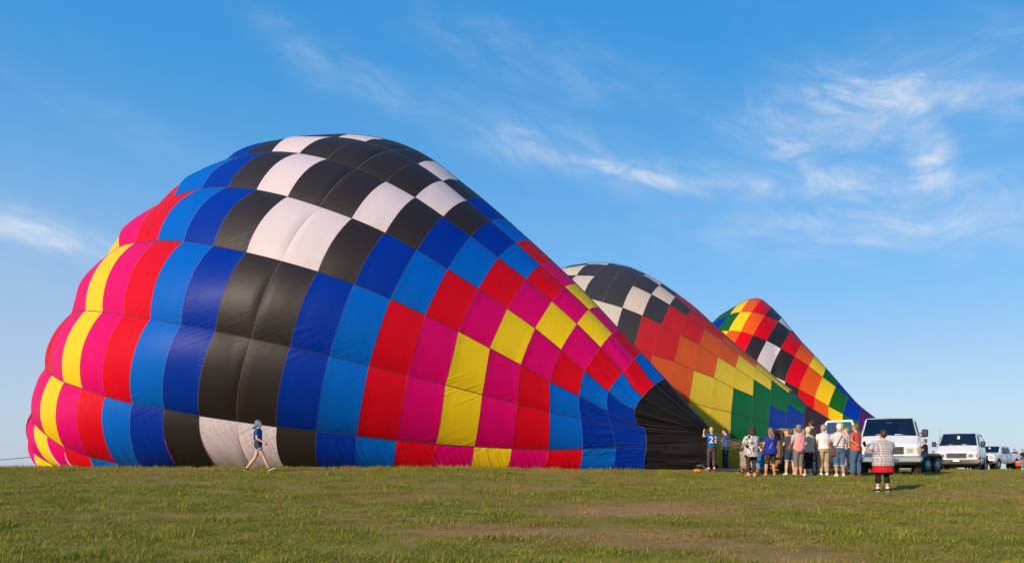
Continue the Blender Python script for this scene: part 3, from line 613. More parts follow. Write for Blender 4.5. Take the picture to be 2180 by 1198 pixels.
def make_van(root, open_door):
    st = [(0.00, .62, .84, .80, .83, .98, .80, 1.02, .015), (0.05, .58, .93, .80, .92, 1.03, .88, 1.06, .02), (0.20, .50, .985, .80, .975, 1.08, .93, 1.12, .03), (0.50, .42, 1.0, .82, .985, 1.18, .93, 1.25, .04),
          (0.84, .40, 1.0, .85, .985, 1.30, .93, 1.40, .03), (1.50, .40, 1.01, .85, .97, 1.35, .80, 2.04, .03), (1.62, .40, 1.01, .85, .97, 1.35, .81, 2.08, .03), (2.1, .40, 1.01, .85, .975, 1.35, .83, 2.10, .04),
          (5.35, .42, 1.01, .85, .975, 1.35, .83, 2.10, .04), (5.55, .45, .98, .85, .95, 1.35, .80, 2.05, .03)]
    v, f = loft_body(st, {(4, 6), (4, 7), (4, 5), (4, 8), (7, 3), (7, 10)}); f.pop()
    body = mobj('body', v, f, paint, root)
    md = body.modifiers.new('bevel', 'BEVEL'); md.width = 0.012; md.segments = 2; md.limit_method = 'ANGLE'; md.angle_limit = R(28)
    # windscreen with its black gasket, cabin behind it
    ws = [(-.86, .86, 1.415), (.86, .86, 1.415), (.735, 1.50, 2.035), (-.735, 1.50, 2.035)]
    g = panel_glass('windscreen', ws, glass, body, 0.006, (0, -.7, .7))
    rim = [Vector(p) + Vector((0, -.012, .008)) for p in ws]; multi_tube('gasket', [([rim[i], rim[(i + 1) % 4]], .014) for i in range(4)], blackp, g, 6)
    multi_tube('wiper', [([(-.60, .82, 1.425), (-.1, .86, 1.47), (.05, .93, 1.53)], .010), ([(.08, .82, 1.425), (.5, .86, 1.46), (.70, .93, 1.52)], .010)], blackp, g, 5)
    bbox_obj('dashboard', [(-.84, .84, .93, 1.28, 1.15, 1.40)], dashm, body, 0.03)
    for sx in (-.42, .42):
        s = bbox_obj('seat', [(sx - .25, sx + .25, 1.75, 2.25, .95, 1.10), (sx - .25, sx + .25, 2.20, 2.34, 1.05, 1.66), (sx - .13, sx + .13, 2.22, 2.31, 1.68, 1.86)], seatm, body, 0.05)
    vv, ff = [], []
    ring = [Vector((.42 + .19 * math.cos(t), 1.42 + .08 * math.sin(t), 1.40 + .17 * math.sin(t))) for t in [i * math.pi / 8 for i in range(17)]]
    tube(vv, ff, ring, .013, 6); mobj('steering_wheel', vv, ff, blackp, body)
    v2, f2 = [], []
    box(v2, f2, -.80, .80, .95, 5.3, .60, .62)
    mobj('cabin_floor', v2, f2, dashm, body, False)
    bbox_obj('rear_view_mirror', [(-.11, .11, 1.36, 1.38, 1.86, 1.92)], blackp, body, .01)
    bbox_obj('windscreen_paper', [(-.42, -.22, .885, .89, 1.43, 1.47), (.18, .42, .885, .89, 1.43, 1.47)], paperm, g)
    # side windows, slightly proud
    for sd in (-1, 1):
        for (ya, yb) in ((1.62, 2.45), (2.65, 3.75), (3.9, 5.1)):
            if sd < 0 and open_door and ya < 2: m_ = under
            else: m_ = glass_dark
            if ya > 2: m_ = glass
            panel_glass('side_window', [(sd * .969, ya + (.0 if ya > 2 else -.35), 1.42), (sd * .969, yb, 1.42), (sd * .852, yb, 1.95), (sd * .852, ya, 1.95)], m_, body, .012, (sd, 0, .2))
        for (ya, yb) in ((2.08, 2.14), (2.45, 2.65), (3.75, 3.9), (5.1, 5.36)):
            if yb > 2.2: panel_glass('window_pillar', [(sd * .968, ya, 1.34), (sd * .968, yb, 1.34), (sd * .828, yb, 2.06), (sd * .828, ya, 2.06)], paint, body, .02, (-sd, 0, 0))
        bbox_obj('rub_strip', [(sd * 1.012 - .008, sd * 1.012 + .008, .75, 5.3, .74, .80)], blackp, body)
        multi_tube('door_seam', [([(sd * 1.018, 1.05, .5), (sd * 1.018, 1.05, .85), (sd * .985, 1.02, 1.33)], .006), ([(sd * 1.018, 2.55, .5), (sd * 1.018, 2.55, .85), (sd * .98, 2.55, 1.35), (sd * .845, 2.55, 1.98)], .006)], blackp, body, 5)
    bbox_obj('rear_door', [(-.95, -.01, 5.53, 5.56, .46, 1.40), (.01, .95, 5.53, 5.56, .46, 1.40), (-.84, .84, 5.53, 5.56, 1.94, 2.04), (-.90, -.72, 5.53, 5.56, 1.38, 1.96), (.72, .90, 5.53, 5.56, 1.38, 1.96)], paint, root, .01)
    bbox_obj('rear_window', [(-.72, .72, 5.54, 5.55, 1.40, 1.94)], glass, root)
    # face of the van
    bbox_obj('grille_surround', [(-.47, .47, -.030, .03, .985, 1.015), (-.43, .43, -.030, .03, .74, .765), (-.47, -.44, -.030, .03, .76, .99), (.44, .47, -.030, .03, .76, .99)], chrome, root, .008)
    bbox_obj('grille_back', [(-.45, .45, -.008, .02, .76, .99)], under, root)
    for z in (.80, .85, .90, .95): bbox_obj('grille_bar', [(-.44, .44, -.024, -.006, z - .006, z + .006)], galv, root)
    bbox_obj('grille_upright', [(-.012, .012, -.02, -.004, .765, .985)], galv, root)
    v3, f3 = [], []
    n0 = 16
    for yy in (-.036, -.024):
        for i in range(n0): v3.append(Vector((.085 * math.cos(2 * math.pi * i / n0), yy, .875 + .035 * math.sin(2 * math.pi * i / n0))))
    f3 = [tuple(range(n0)), tuple(range(n0, 2 * n0))[::-1]] + [(i, i + n0, (i + 1) % n0 + n0, (i + 1) % n0) for i in range(n0)]
    mobj('oval_badge', v3, f3, emblm, root, False)
    for sd in (-1, 1):
        xa, xb = sorted((sd * .50, sd * .795)); h = bbox_obj('headlight', [(xa, xb, -.022, .06, .76, .985)], lensm, root, .012)
        bbox_obj('reflector', [(xa + .06, xb - .06, -.027, -.019, .80, .94)], chrome, h, .004)
        xa, xb = sorted((sd * .805, sd * .925)); bbox_obj('indicator', [(xa, xb, .005, .20, .76, .985)], amber, root, .012)
        v4, f4 = [], []; tube(v4, f4, [(sd * .97, 1.05, 1.38), (sd * 1.08, 1.02, 1.38)], .022, 6); tube(v4, f4, [(sd * .97, 1.08, 1.50), (sd * 1.08, 1.02, 1.50)], .022, 6)
        mm = mobj('wing_mirror', v4, f4, blackp, root)
        xa, xb = sorted((sd * 1.03, sd * 1.24)); bbox_obj('mirror_head', [(xa, xb, .93, 1.05, 1.36, 1.64)], blackp, mm, .05)
    bbox_obj('front_bumper', [(-.99, .99, -.14, .02, .45, .69)], chrome, root, .045)
    for sd in (-1, 1): bbox_obj('bumper_end', [(min(sd * .93, sd * 1.03), max(sd * .93, sd * 1.03), -.10, .42, .505, .675)], chrome, root, .035)
    bbox_obj('bumper_vent', [(-.30, .30, -.146, -.10, .52, .565)], under, root, .005)
    bbox_obj('air_dam', [(-.86, .86, -.04, .10, .40, .50)], under, root, .02)
    bbox_obj('licence_plate', [(-.15, .15, -.152, -.142, .575, .655)], paperm, root)
    bbox_obj('chassis', [(-.45, .45, .15, 5.3, .32, .48), (-.92, .92, .62, .74, .26, .34), (-.92, .92, 4.2, 4.35, .30, .42)], under, root, .02)
    for sd in (-1, 1):
        for y in (.72, 4.28):
            lathe_obj('wheel_arch', [(sd * .80, .02), (sd * .80, .46), (sd * 1.020, .46), (sd * 1.020, .02)], (0, y, .40), under, root, 24)
            wheel(root, sd * .90, y, .385, .385, .25, dustrub, 'wheel', sd)
    tube_obj('aerial', [(-.86, .70, 1.30), (-.84, .80, 2.28)], .006, blackp, root, 5)
    if open_door:
        # front passenger door swung wide open
        M = Matrix.Translation(Vector((-1.0, .98, 0))) @ Matrix.Rotation(R(74), 4, 'Z')
        def mp(p): return M @ Vector(p)
        out = [(-.03, 0, .48), (-.03, 1.22, .48), (-.03, 1.22, 1.36), (.10, 1.22, 1.94), (.12, 1.16, 2.0), (.12, .30, 2.0), (0.02, 0.02, 1.40)]
        win = [(.0, .16, 1.42), (.0, 1.10, 1.42), (.11, 1.10, 1.84), (.12, 1.05, 1.92), (.12, .60, 1.92)]
        v5 = [mp(p) for p in out[:3] + [out[6]]]; th = M.to_3x3() @ Vector((-.09, 0, 0))
        d = panel_glass('open_door', v5, paint, root, 0.09, th)
        multi_tube('door_frame', [([mp(out[2]), mp(out[3]), mp(out[4]), mp(out[5]), mp(out[6])], .045), ([mp(out[6]), mp(out[2])], .05)], paint, d, 8)
        panel_glass('door_glass', [mp(p) for p in ((-.02, .1, 1.42), (-.02, 1.20, 1.38), (.09, 1.20, 1.92), (.115, 1.14, 1.97), (.115, .32, 1.97))], glass, d, .006, th)
        bbox_obj('door_trim', [(.0, .035, .12, 1.1, .62, 1.22)], dashm, d, .02, M=M)
glass_dark = simple('tinted_side_glass', (0.018, 0.022, 0.024), 0.05, 0, 0.8, 0.1, 4)
def px_root(name, px, Y, theta, dz=0.0, **kw):
    x = (px - CX) / F * Y; return empty(name, (x, Y, gz(x, Y) + dz), -R(theta), **kw)
van1 = px_root('passenger_van', 1893, 27.7, 25.5, label='white passenger van with its side door swung open, behind the crowd', cat='van', group='white vehicles parked in a line'); make_van(van1, True)
van2 = px_root('passenger_van', 2036, 41.2, 34, label='white passenger van second in the line, behind the first trailer, doors shut', cat='van', group='white vehicles parked in a line'); make_van(van2, False)
bbox_obj('windscreen_tag', [(-.05, .05, 1.235, 1.24, 1.74, 1.92)], paperm, van2)

def make_pickup(root):
    st = [(0.00, .62, .88, .85, .86, 1.12, .83, 1.20, .01), (0.06, .58, .97, .85, .96, 1.15, .92, 1.24, .02), (0.3, .52, 1.01, .9, .99, 1.18, .90, 1.28, .04), (1.30, .50, 1.01, .9, .99, 1.22, .88, 1.36, .05),
          (1.45, .50, 1.01, .9, .98, 1.24, .88, 1.40, .03), (2.10, .50, 1.01, .9, .97, 1.26, .74, 1.93, .03), (2.25, .50, 1.01, .9, .97, 1.26, .76, 1.97, .03), (3.75, .50, 1.01, .9, .97, 1.26, .76, 1.97, .03),
          (3.95, .50, 1.01, .9, .97, 1.26, .78, 1.90, .02), (4.10, .50, 1.01, .9, .98, 1.28, .93, 1.36, .0), (4.14, .52, 1.01, .9, .99, 1.30, .96, 1.36, .0), (6.15, .55, 1.01, .9, .99, 1.30, .96, 1.36, .0), (6.2, .60, .98, .9, .96, 1.28, .93, 1.33, .0)]
    v, f = loft_body(st, {(4, 5), (4, 6), (4, 7), (4, 8)})
    body = mobj('body', v, f, paint, root)
    md = body.modifiers.new('bevel', 'BEVEL'); md.width = 0.012; md.segments = 2; md.limit_method = 'ANGLE'; md.angle_limit = R(28)
    ws = [(-.80, 1.47, 1.415), (.80, 1.47, 1.415), (.675, 2.10, 1.92), (-.675, 2.10, 1.92)]
    g = panel_glass('windscreen', ws, glass, body, .006, (0, -.7, .7)); rm = [Vector(p) + Vector((0, -.012, .008)) for p in ws]
    multi_tube('gasket', [([rm[i], rm[(i + 1) % 4]], .014) for i in range(4)], blackp, g, 6)
    bbox_obj('windscreen_tag', [(-.05, .05, 1.86, 1.865, 1.74, 1.86)], paperm, g)
    bbox_obj('dashboard', [(-.8, .8, 1.55, 1.8, 1.2, 1.40)], dashm, body, .03)
    for sx in (-.4, .4): bbox_obj('seat', [(sx - .25, sx + .25, 2.75, 2.9, 1.0, 1.55), (sx - .12, sx + .12, 2.78, 2.88, 1.56, 1.74)], seatm, body, .04)
    for sd in (-1, 1):
        for (ya, yb, dy) in ((2.15, 2.85, -.3), (2.98, 3.72, 0)):
            panel_glass('side_window', [(sd * .965, ya + dy, 1.33), (sd * .965, yb, 1.33), (sd * .79, yb, 1.88), (sd * .79, ya + .08, 1.88)], glass_dark, body, .012, (sd, 0, .3))
        multi_tube('door_seam', [([(sd * 1.02, y, .56), (sd * 1.02, y, .92), (sd * .985, y, 1.30)], .006) for y in (1.55, 2.92, 3.95)], blackp, body, 5)
        for y in (2.72, 3.62): bbox_obj('door_handle', [(min(sd * 1.0, sd * 1.04), max(sd * 1.0, sd * 1.04), y, y + .14, 1.14, 1.19)], blackp, body, .01)
        for y in (.95, 5.15):
            lathe_obj('wheel_arch', [(sd * .80, .02), (sd * .80, .50), (sd * 1.022, .50), (sd * 1.022, .02)], (0, y, .47), under, root, 24)
            wheel(root, sd * .90, y, .41, .41, .27, rubber, 'wheel', sd)
        xa, xb = sorted((sd * .58, sd * .90)); bbox_obj('headlight', [(xa, xb, -.02, .14, .98, 1.17)], lensm, root, .015)
        xa, xb = sorted((sd * .60, sd * .92)); bbox_obj('indicator', [(xa, xb, -.012, .14, .86, .965)], amber, root, .012)
        v4, f4 = [], []; tube(v4, f4, [(sd * .97, 1.75, 1.42), (sd * 1.2, 1.72, 1.42)], .025, 6); tube(v4, f4, [(sd * .97, 1.75, 1.55), (sd * 1.2, 1.72, 1.55)], .025, 6)
        mm = mobj('wing_mirror', v4, f4, blackp, root); xa, xb = sorted((sd * 1.16, sd * 1.40)); bbox_obj('mirror_head', [(xa, xb, 1.64, 1.76, 1.34, 1.70)], blackp, mm, .05)
    bbox_obj('grille_surround', [(-.55, .55, -.05, .02, 1.13, 1.19), (-.55, .55, -.05, .02, .80, .85), (-.55, -.49, -.05, .02, .82, 1.17), (.49, .55, -.05, .02, .82, 1.17), (-.50, .50, -.045, .02, .96, 1.02)], chrome, root, .015)
    bbox_obj('grille_back', [(-.5, .5, -.012, .03, .84, 1.14)], under, root)
    bbox_obj('front_bumper', [(-1.0, 1.0, -.18, .05, .52, .74)], chrome, root, .04)
    bbox_obj('air_dam', [(-.8, .8, -.05, .1, .40, .52)], under, root, .02)
    for x in (-.6, -.3, 0, .3, .6): bbox_obj('roof_marker', [(x - .05, x + .05, 2.22, 2.34, 1.985, 2.03)], amber, root, .01)
    bbox_obj('bed_liner', [(-.88, .88, 4.25, 6.1, 1.362, 1.375)], under, body)
truck = px_root('pickup_truck', 2089, 67.0, 50, label='white crew-cab pickup truck farthest back in the line of vehicles', cat='pickup', group='white vehicles parked in a line'); make_pickup(truck)

def make_trailer(root, L=3.4, W=1.6):
    fr = bbox_obj('bed_frame', [(-W / 2, -W / 2 + .06, 0, L, .50, .60), (W / 2 - .06, W / 2, 0, L, .50, .60), (-W / 2, W / 2, 0, .06, .50, .60), (-W / 2, W / 2, L - .06, L, .50, .60)], galv, root, .008)
    for k in range(10):
        x0 = -W / 2 + .07 + k * (W - .14) / 10; bbox_obj('plank', [(x0, x0 + (W - .14) / 10 - .012, .06, L - .06, .56, .595)], plank_m, root)
    for sd in (-1, 1):
        x = sd * (W / 2 - .025)
        bbox_obj('side_rail', [(x - .025, x + .025, 0, L, .74, .79)], galv, root, .006)
        for k in range(5): bbox_obj('stake_post', [(x - .02, x + .02, .0 + k * (L - .05) / 4, .05 + k * (L - .05) / 4, .60, .74)], galv, root, .004)
        bbox_obj('side_panel', [(x - .006, x + .006, .05, L - .05, .60, .74)], galv, root)
        x = sd * (W / 2 + .14)
        for y in (L * .52, L * .52 + .74): wheel(root, x, y, .335, .335, .20, rubber, 'wheel', sd, rimm)
        ya, yb = L * .52 - .42, L * .52 + 1.16; prof = [(ya, .50), (ya + .12, .70), (ya + .28, .76), (yb - .28, .76), (yb - .12, .70), (yb, .50)]
        v, f = [], []
        for (y, z) in prof:
            for (xx, zz) in ((x - .13, z), (x + .13, z), (x + .13, z - .03), (x - .13, z - .03)): v.append(Vector((xx, y, zz)))
        for i in range(5):
            for k in range(4): a = i * 4 + k; b = i * 4 + (k + 1) % 4; f.append((a, b, b + 4, a + 4))
        f += [(0, 1, 2, 3), (20, 23, 22, 21)]; mobj('mudguard', v, f, galv, root, False)
    for y in (L * .52, L * .52 + .74): tube_obj('axle', [(-W / 2 - .1, y, .335), (W / 2 + .1, y, .335)], .035, under, root)
    multi_tube('drawbar', [([(-.6, 0, .53), (0, -1.15, .50)], .04), ([(.6, 0, .53), (0, -1.15, .50)], .04), ([(0, -1.0, .50), (0, -1.35, .50)], .05)], galv, root, 6)
    multi_tube('jack_stand', [([(0, -.9, .75), (0, -.9, .12)], .03), ([(.22, L + .02, .5), (.22, L + .12, .02)], .025)], under, root, 6)
    bbox_obj('ramp_gate', [(-W / 2 + .03, W / 2 - .03, L - .02, L + .03, .55, .84)], under, root, .006)
def place_trailer(L, X, Y, th, label):
    t = empty('utility_trailer', (X, Y, gz(X, Y) - .0), -R(th), label, 'trailer', 'tandem-axle utility trailers hitched behind the vehicles'); make_trailer(t, L); return t
tr1 = place_trailer(2.9, 15.75, 33.7, 57, 'grey tandem-axle utility trailer hitched behind the nearest van')
tr1.location.z = gz(17.9, 34.6)
tr2 = place_trailer(2.5, 25.7, 46.9, 58, 'dark utility trailer hitched behind the second white van'); tr2.location.z = gz(27.2, 47.7)
tr3 = place_trailer(3.2, 45.6, 72.6, 52, 'low utility trailer behind the pickup, at the right edge of the picture'); tr3.location.z = gz(46.5, 73)

# ---- wicker basket on its side with burner frame and cables
wick = simple('wicker_cane', (0.72, 0.43, 0.16), 0.7, var=0.35, scale=30, bump=0.3)
wick2 = simple('dark_wicker_cane', (0.46, 0.24, 0.08), 0.75, var=0.35, scale=30, bump=0.3)
suede = simple('black_padded_leather', (0.018, 0.016, 0.018), 0.7, var=0.3)
brown = simple('rust_brown_leather', (0.16, 0.035, 0.02), 0.75)
orange_m = simple('orange_plastic', (0.75, 0.10, 0.02), 0.5)
def make_basket(root):
    # local: y = basket height axis lies along world -x (mouth to the left); x = depth, z = up
    hx, hz, Lb = .60, .76, 1.10
    def outline(n=44, rr=.16, gx=0.0):
        pts = []
        for i in range(n):
            t = 2 * math.pi * i / n; c, s_ = math.cos(t), math.sin(t); e = 0.34
            pts.append(((hx + gx) * abs(c) ** e * (1 if c >= 0 else -1), (hz + gx) * abs(s_) ** e * (1 if s_ >= 0 else -1)))
        return pts
    o0 = outline()
    v, f = [], []; n = len(o0); J = 3
    for (x_, g) in ((0, 0), (Lb, 0), (Lb, -.035), (0, -.035)):
        for (a, b) in outline(gx=g): v.append(Vector((x_, a, b + hz)))
    for i in range(3):
        for k in range(n): a = i * n + k; b = i * n + (k + 1) % n; f.append((a, b, b + n, a + n))
    f.append(tuple(n + k for k in range(n)))
    mobj('basket_floor', v, f, wick2, root)
    # woven bands all round: proud cane courses, over and under the stakes
    for j in range(27):
        x0 = .03 + j * (Lb - .05) / 27; v, f = [], []; pts = []
        for k in range(n * 2 + 1):
            q = o0[(k // 2) % n] if k % 2 == 0 else tuple((o0[(k // 2) % n][i] + o0[(k // 2 + 1) % n][i]) / 2 for i in (0, 1))
            off = .012 + .012 * math.cos(math.pi * (k // 2 + j)); L_ = math.hypot(*q); pts.append((x0 + .018, q[0] * (1 + off / L_), q[1] * (1 + off / L_) + hz))
        tube(v, f, pts, .0175, 5, False); mobj('cane_course', v, f, wick if j % 9 not in (0, 1) else wick2, root)
    for k in range(0, n, 4):
        q = o0[k]; tube_obj('stake', [(0, q[0] * 1.03, q[1] * 1.03 + hz), (Lb, q[0] * 1.03, q[1] * 1.03 + hz)], .014, wick2, root, 6)
    v, f = [], []; tube(v, f, [(-.02, a * 1.02, b * 1.02 + hz) for (a, b) in o0 + o0[:1]], .075, 10, False); mobj('padded_rim', v, f, suede, root)
    v, f = [], []; tube(v, f, [(Lb, a * 1.03, b * 1.03 + hz) for (a, b) in o0 + o0[:1]], .04, 8, False); mobj('bottom_skid', v, f, suede, root)
    v, f = [], []
    ringp = [(.42 + .07 * math.cos(t), -hx - .05, hz + .32 + .10 * math.sin(t)) for t in [i * math.pi / 8 for i in range(17)]]
    tube(v, f, ringp, .028, 8, False); mobj('hand_hole', v, f, brown, root)
    rp = [(-.05, -.35, 2 * hz + .05), (.2, -.2, 2 * hz + .09), (.55, -.3, 2 * hz + .06), (.8, -.1, 2 * hz + .10), (1.0, -.25, 2 * hz + .07)]
    tube_obj('rope', rp, .022, rope_mat, root, 7); tube_obj('rope', [(p[0] * .9, p[1] + .12, p[2] + .02) for p in rp], .02, rope_mat, root, 7)
    # burner frame: four padded uprights and the square frame with twin burners
    ups = [(sy, sz) for sy in (-1, 1) for sz in (0.22, 1.78)]
    for (sy, sz) in ups: tube_obj('padded_upright', [(0, sy * hx * .85, hz * sz), (-.45, sy * hx * .72, hz + (hz * sz - hz) * .80), (-.92, sy * hx * .60, hz + (hz * sz - hz) * .62)], .034, suede, root)
    fy, fz = hx * .60, hz * .78 * .62
    c4 = [(-.92, -fy, hz - fz), (-.92, fy, hz - fz), (-.92, fy, hz + fz), (-.92, -fy, hz + fz)]
    multi_tube('burner_frame', [([c4[i], c4[(i + 1) % 4]], .024) for i in range(4)] + [([(-.92, 0, hz - fz), (-.92, 0, hz + fz)], .02)], galv, root)
    for sz in (-.2, .2):
        v, f = [], []; lathe_x(v, f, [(-.38, .17), (-.36, .175), (-.05, .15), (0, .10), (.12, .05), (.20, .05)], (-.92, 0, hz + sz), 20); br = mobj('burner', v, f, galv, root)
        v, f = [], []
        for r_ in (.15, .11): tube(v, f, [(-1.32 + .002 * i, r_ * math.cos(i * .5), hz + sz + r_ * math.sin(i * .5)) for i in range(14)], .010, 5)
        mobj('burner_coil', v, f, chrome, br)
    for (sy, sz) in ups: bbox_obj('frame_clip', [(-.98, -.88, sy * fy - .05, sy * fy + .05, hz + (1 if sz > 1 else -1) * fz - .05, hz + (1 if sz > 1 else -1) * fz + .05)], orange_m, root, .01)
bk_x = (1655 - CX) / F * 29.0
basket = empty('wicker_basket', (bk_x, 29.2, gz(bk_x + .5, 29.2) - .02), R(6), 'wicker balloon basket tipped on its side behind the onlookers, rim to the left', 'balloon basket'); make_basket(basket)
# suspension cables from the burner frame to the mouth of the big balloon
cab = simple('steel_cable', (0.26, 0.20, 0.15), 0.6, 0.3)
mouthp = [env1.surf(1508, 914), env1.surf(1499, 918), env1.surf(1500, 922), env1.surf(1506, 918, -1), env1.surf(1499, 921, -1), env1.surf(1500, 926, -1)]
fr4 = [Matrix.Translation(basket.location) @ Matrix.Rotation(R(6), 4, 'Z') @ Vector(p) for p in ((-.95, -.36, 1.13), (-.95, -.36, 1.06), (-.95, .36, 1.13), (-.95, .36, 1.0))]
cr = empty('suspension_cables', fr4[0], 0, 'bundle of thin tan cables running from burner frame to the black balloon mouth', 'cables')
for i, mp_ in enumerate(mouthp):
    for k in range(2):
        a = fr4[[0, 0, 1, 2, 2, 3][i]] - cr.location; b = mp_ + Vector((0, .1 * k, -.05 * k)) - cr.location; sag = .10 + .07 * ((i * 2 + k) % 3)
        tube_obj('cable', [a.lerp(b, t) - Vector((0, 0, sag * 4 * t * (1 - t))) for t in [j / 10 for j in range(11)]], .006, cab, cr, 5)
# small things by the mouth
fx = (1488 - CX) / F * 30; fy = 30.0
fanr = empty('inflation_fan_stand', (fx, fy, gz(fx, fy)), 0, 'low black metal stand with splayed legs at the foot of the black balloon skirt', 'stand')
multi_tube('frame_bar', [([(-.10, 0, .22), (.42, .1, .30)], .016), ([(.05, 0, .24), (.42, -.1, .02)], .014), ([(.05, 0, .24), (-.1, .25, .02)], .014)], galv, fanr, 6)
bbox_obj('foot_plate', [(.36, .50, -.14, -.04, .0, .03)], under, fanr, .006)
ox = (1484 - CX) / F * 29.3
ob = empty('orange_box', (ox, 29.3, gz(ox, 29.3)), R(12), 'small orange equipment case on the grass beside the black skirt', 'case')
bbox_obj('shell', [(-.11, .11, -.08, .08, 0.03, .13)], simple('orange_yellow_shell', (0.80, 0.28, 0.04), .5), ob, .03); tube_obj('handle', [(-.06, 0, .15), (-.05, 0, .20), (.05, 0, .20), (.06, 0, .15)], .012, blackp, ob, 6)
# dark ground cloth under the mouth
tx0, tx1 = (1505 - CX) / F * 31, (1590 - CX) / F * 30
v, f = [], []; NX, NY = 26, 10
for j in range(NY + 1):
    for i in range(NX + 1):
        x = lerp(tx0, tx1, i / NX); y = lerp(29.6, 31.9, j / NY) + .08 * mnoise.noise(Vector((i * .4, j, 0)))
        v.append((x, y, gz(x, y) + .055 + .03 * mnoise.noise(Vector((x * 2.5, y * 2.5, 2)))))
f = [(j * (NX + 1) + i, j * (NX + 1) + i + 1, (j + 1) * (NX + 1) + i + 1, (j + 1) * (NX + 1) + i) for j in range(NY) for i in range(NX)]
cl = mobj('ground_cloth', v, f, simple('black_tarp', (0.012, 0.011, 0.016), .6, var=.3)); tag(cl, 'crumpled black cloth spread on the grass under the balloon mouth', 'tarp')
md = cl.modifiers.new('thick', 'SOLIDIFY'); md.thickness = .012
# tether ropes
def rope_thing(name, pts, r, mat, label, cat):
    v, f = [], []; tube(v, f, pts, r, 6); o = mobj(name, v, f, mat); tag(o, label, cat); return o
rope_thing('crown_line', [world_px(68, 972, 35.8).lerp(Vector((-30.5, 36.5, .30)), t) - Vector((0, 0, .12 * 4 * t * (1 - t))) for t in [i / 10 for i in range(11)]], .016, simple('dark_rope', (0.05, 0.04, 0.04), .9), 'thin dark crown rope stretching from the big balloon to the left edge', 'rope')
pr = [((1500 + 8 * i - CX) / F * 30.6, 30.6 - .13 * i) for i in range(12)]
rope_thing('red_strap', [(x, y, gz(x, y) + .07 + .02 * math.sin(x * 3)) for x, y in pr], .014, simple('dark_red_webbing', (0.30, 0.015, 0.06), .8), 'dark red strap lying along the ground at the balloon mouth', 'strap')
pr = [(1586, 28.6, .5), (1590, 28.5, .30), (1592, 28.4, .12), (1589, 28.3, .03), (1597, 28.2, .03), (1606, 28.4, .04), (1611, 28.6, .10)]
rope_thing('orange_strap', [((p - CX) / F * Y, Y, gz((p - CX) / F * Y, Y) + z) for p, Y, z in pr], .014, simple('orange_webbing', (0.70, 0.07, 0.02), .8), 'bright orange strap hanging down beside the woman in the patterned tunic', 'strap')
# folding chair
chx = (1772 - CX) / F * 28.2
chair = empty('folding_chair', (chx, 28.2, gz(chx, 28.2)), R(20), 'silver folding chair standing behind the onlooker in the white top', 'chair')
alu = simple('aluminium_tube', (0.55, 0.55, 0.56), .35, .8)
bbox_obj('seat', [(-.22, .22, -.2, .2, .44, .46)], simple('grey_seat_cloth', (0.35, .35, .36), .8), chair, .008)
bbox_obj('backrest', [(-.21, .21, .22, .24, .66, .86)], simple('grey_back_cloth', (0.40, .40, .41), .8), chair, .008)
for sx in (-.22, .22):
    tube_obj('leg', [(sx, -.24, 0), (sx, .22, .60), (sx, .24, .88)], .014, alu, chair, 7); tube_obj('leg', [(sx * .9, .24, 0), (sx * .9, -.18, .45)], .014, alu, chair, 7)
# ------------------------------------------------------------------ people
tmp_scene = bpy.data.scenes.new('workbench')
class Pending:
    def __init__(s, ob, disp, dscale, seed, stretch): s.ob, s.disp, s.dscale, s.seed, s.stretch = ob, disp, dscale, seed, stretch
pending = []
def remesh(v, f, voxel, smooth_it=4, disp=0.0, dscale=9.0, seed=0.0, stretch=1.0):
    """overlapping closed pieces to be fused into one continuous skin (all are evaluated together at the end)"""
    me = bpy.data.meshes.new('m'); me.from_pydata([tuple(p) for p in v], [], f); me.update()
    ob = bpy.data.objects.new('m', me); tmp_scene.collection.objects.link(ob)
    md = ob.modifiers.new('r', 'REMESH'); md.mode = 'VOXEL'; md.voxel_size = voxel; md.use_smooth_shade = True
    if smooth_it: sm = ob.modifiers.new('s', 'SMOOTH'); sm.iterations = smooth_it; sm.factor = 0.5
    return Pending(ob, disp, dscale, seed, stretch)
def mesh_part(name, pe, mat, parent):
    o = link(bpy.data.objects.new(name, bpy.data.meshes.new(name)), parent); pending.append((o, pe, mat)); return o
def finish_people():
    vl = tmp_scene.view_layers[0]; vl.update(); dg = vl.depsgraph
    for o, pe, mat in pending:
        res = bpy.data.meshes.new_from_object(pe.ob.evaluated_get(dg))
        if pe.disp:
            nrm = [v.normal.copy() for v in res.vertices]; ds = pe.dscale
            for vt, n in zip(res.vertices, nrm):
                c = vt.co; vt.co = c + n * pe.disp * mnoise.fractal(Vector((c.x * ds, c.y * ds, c.z * ds * pe.stretch + pe.seed)), 1.0, 2.0, 3)
        res.materials.clear(); res.materials.append(mat); res.polygons.foreach_set('use_smooth', [True] * len(res.polygons)); old = o.data; o.data = res; res.name = o.name; bpy.data.meshes.remove(old)
    for ob in list(tmp_scene.collection.objects): bpy.data.objects.remove(ob)
def rings(v, f, rs, seg=20, e=2.4):
    """closed loft: rs = (cx, cy, z, rx, ry)"""
    n0 = len(v)
    for (cx, cy, z, rx, ry) in rs:
        for s_ in range(seg):
            t = 2 * math.pi * s_ / seg; c, s2 = math.cos(t), math.sin(t)
            v.append(Vector((cx + rx * abs(c) ** (2 / e) * (1 if c >= 0 else -1), cy + ry * abs(s2) ** (2 / e) * (1 if s2 >= 0 else -1), z)))
    for i in range(len(rs) - 1):
        for s_ in range(seg):
            a = n0 + i * seg + s_; b = n0 + i * seg + (s_ + 1) % seg; f.append((a, b, b + seg, a + seg))
    f.append(tuple(n0 + k for k in range(seg))[::-1]); f.append(tuple(n0 + (len(rs) - 1) * seg + k for k in range(seg)))
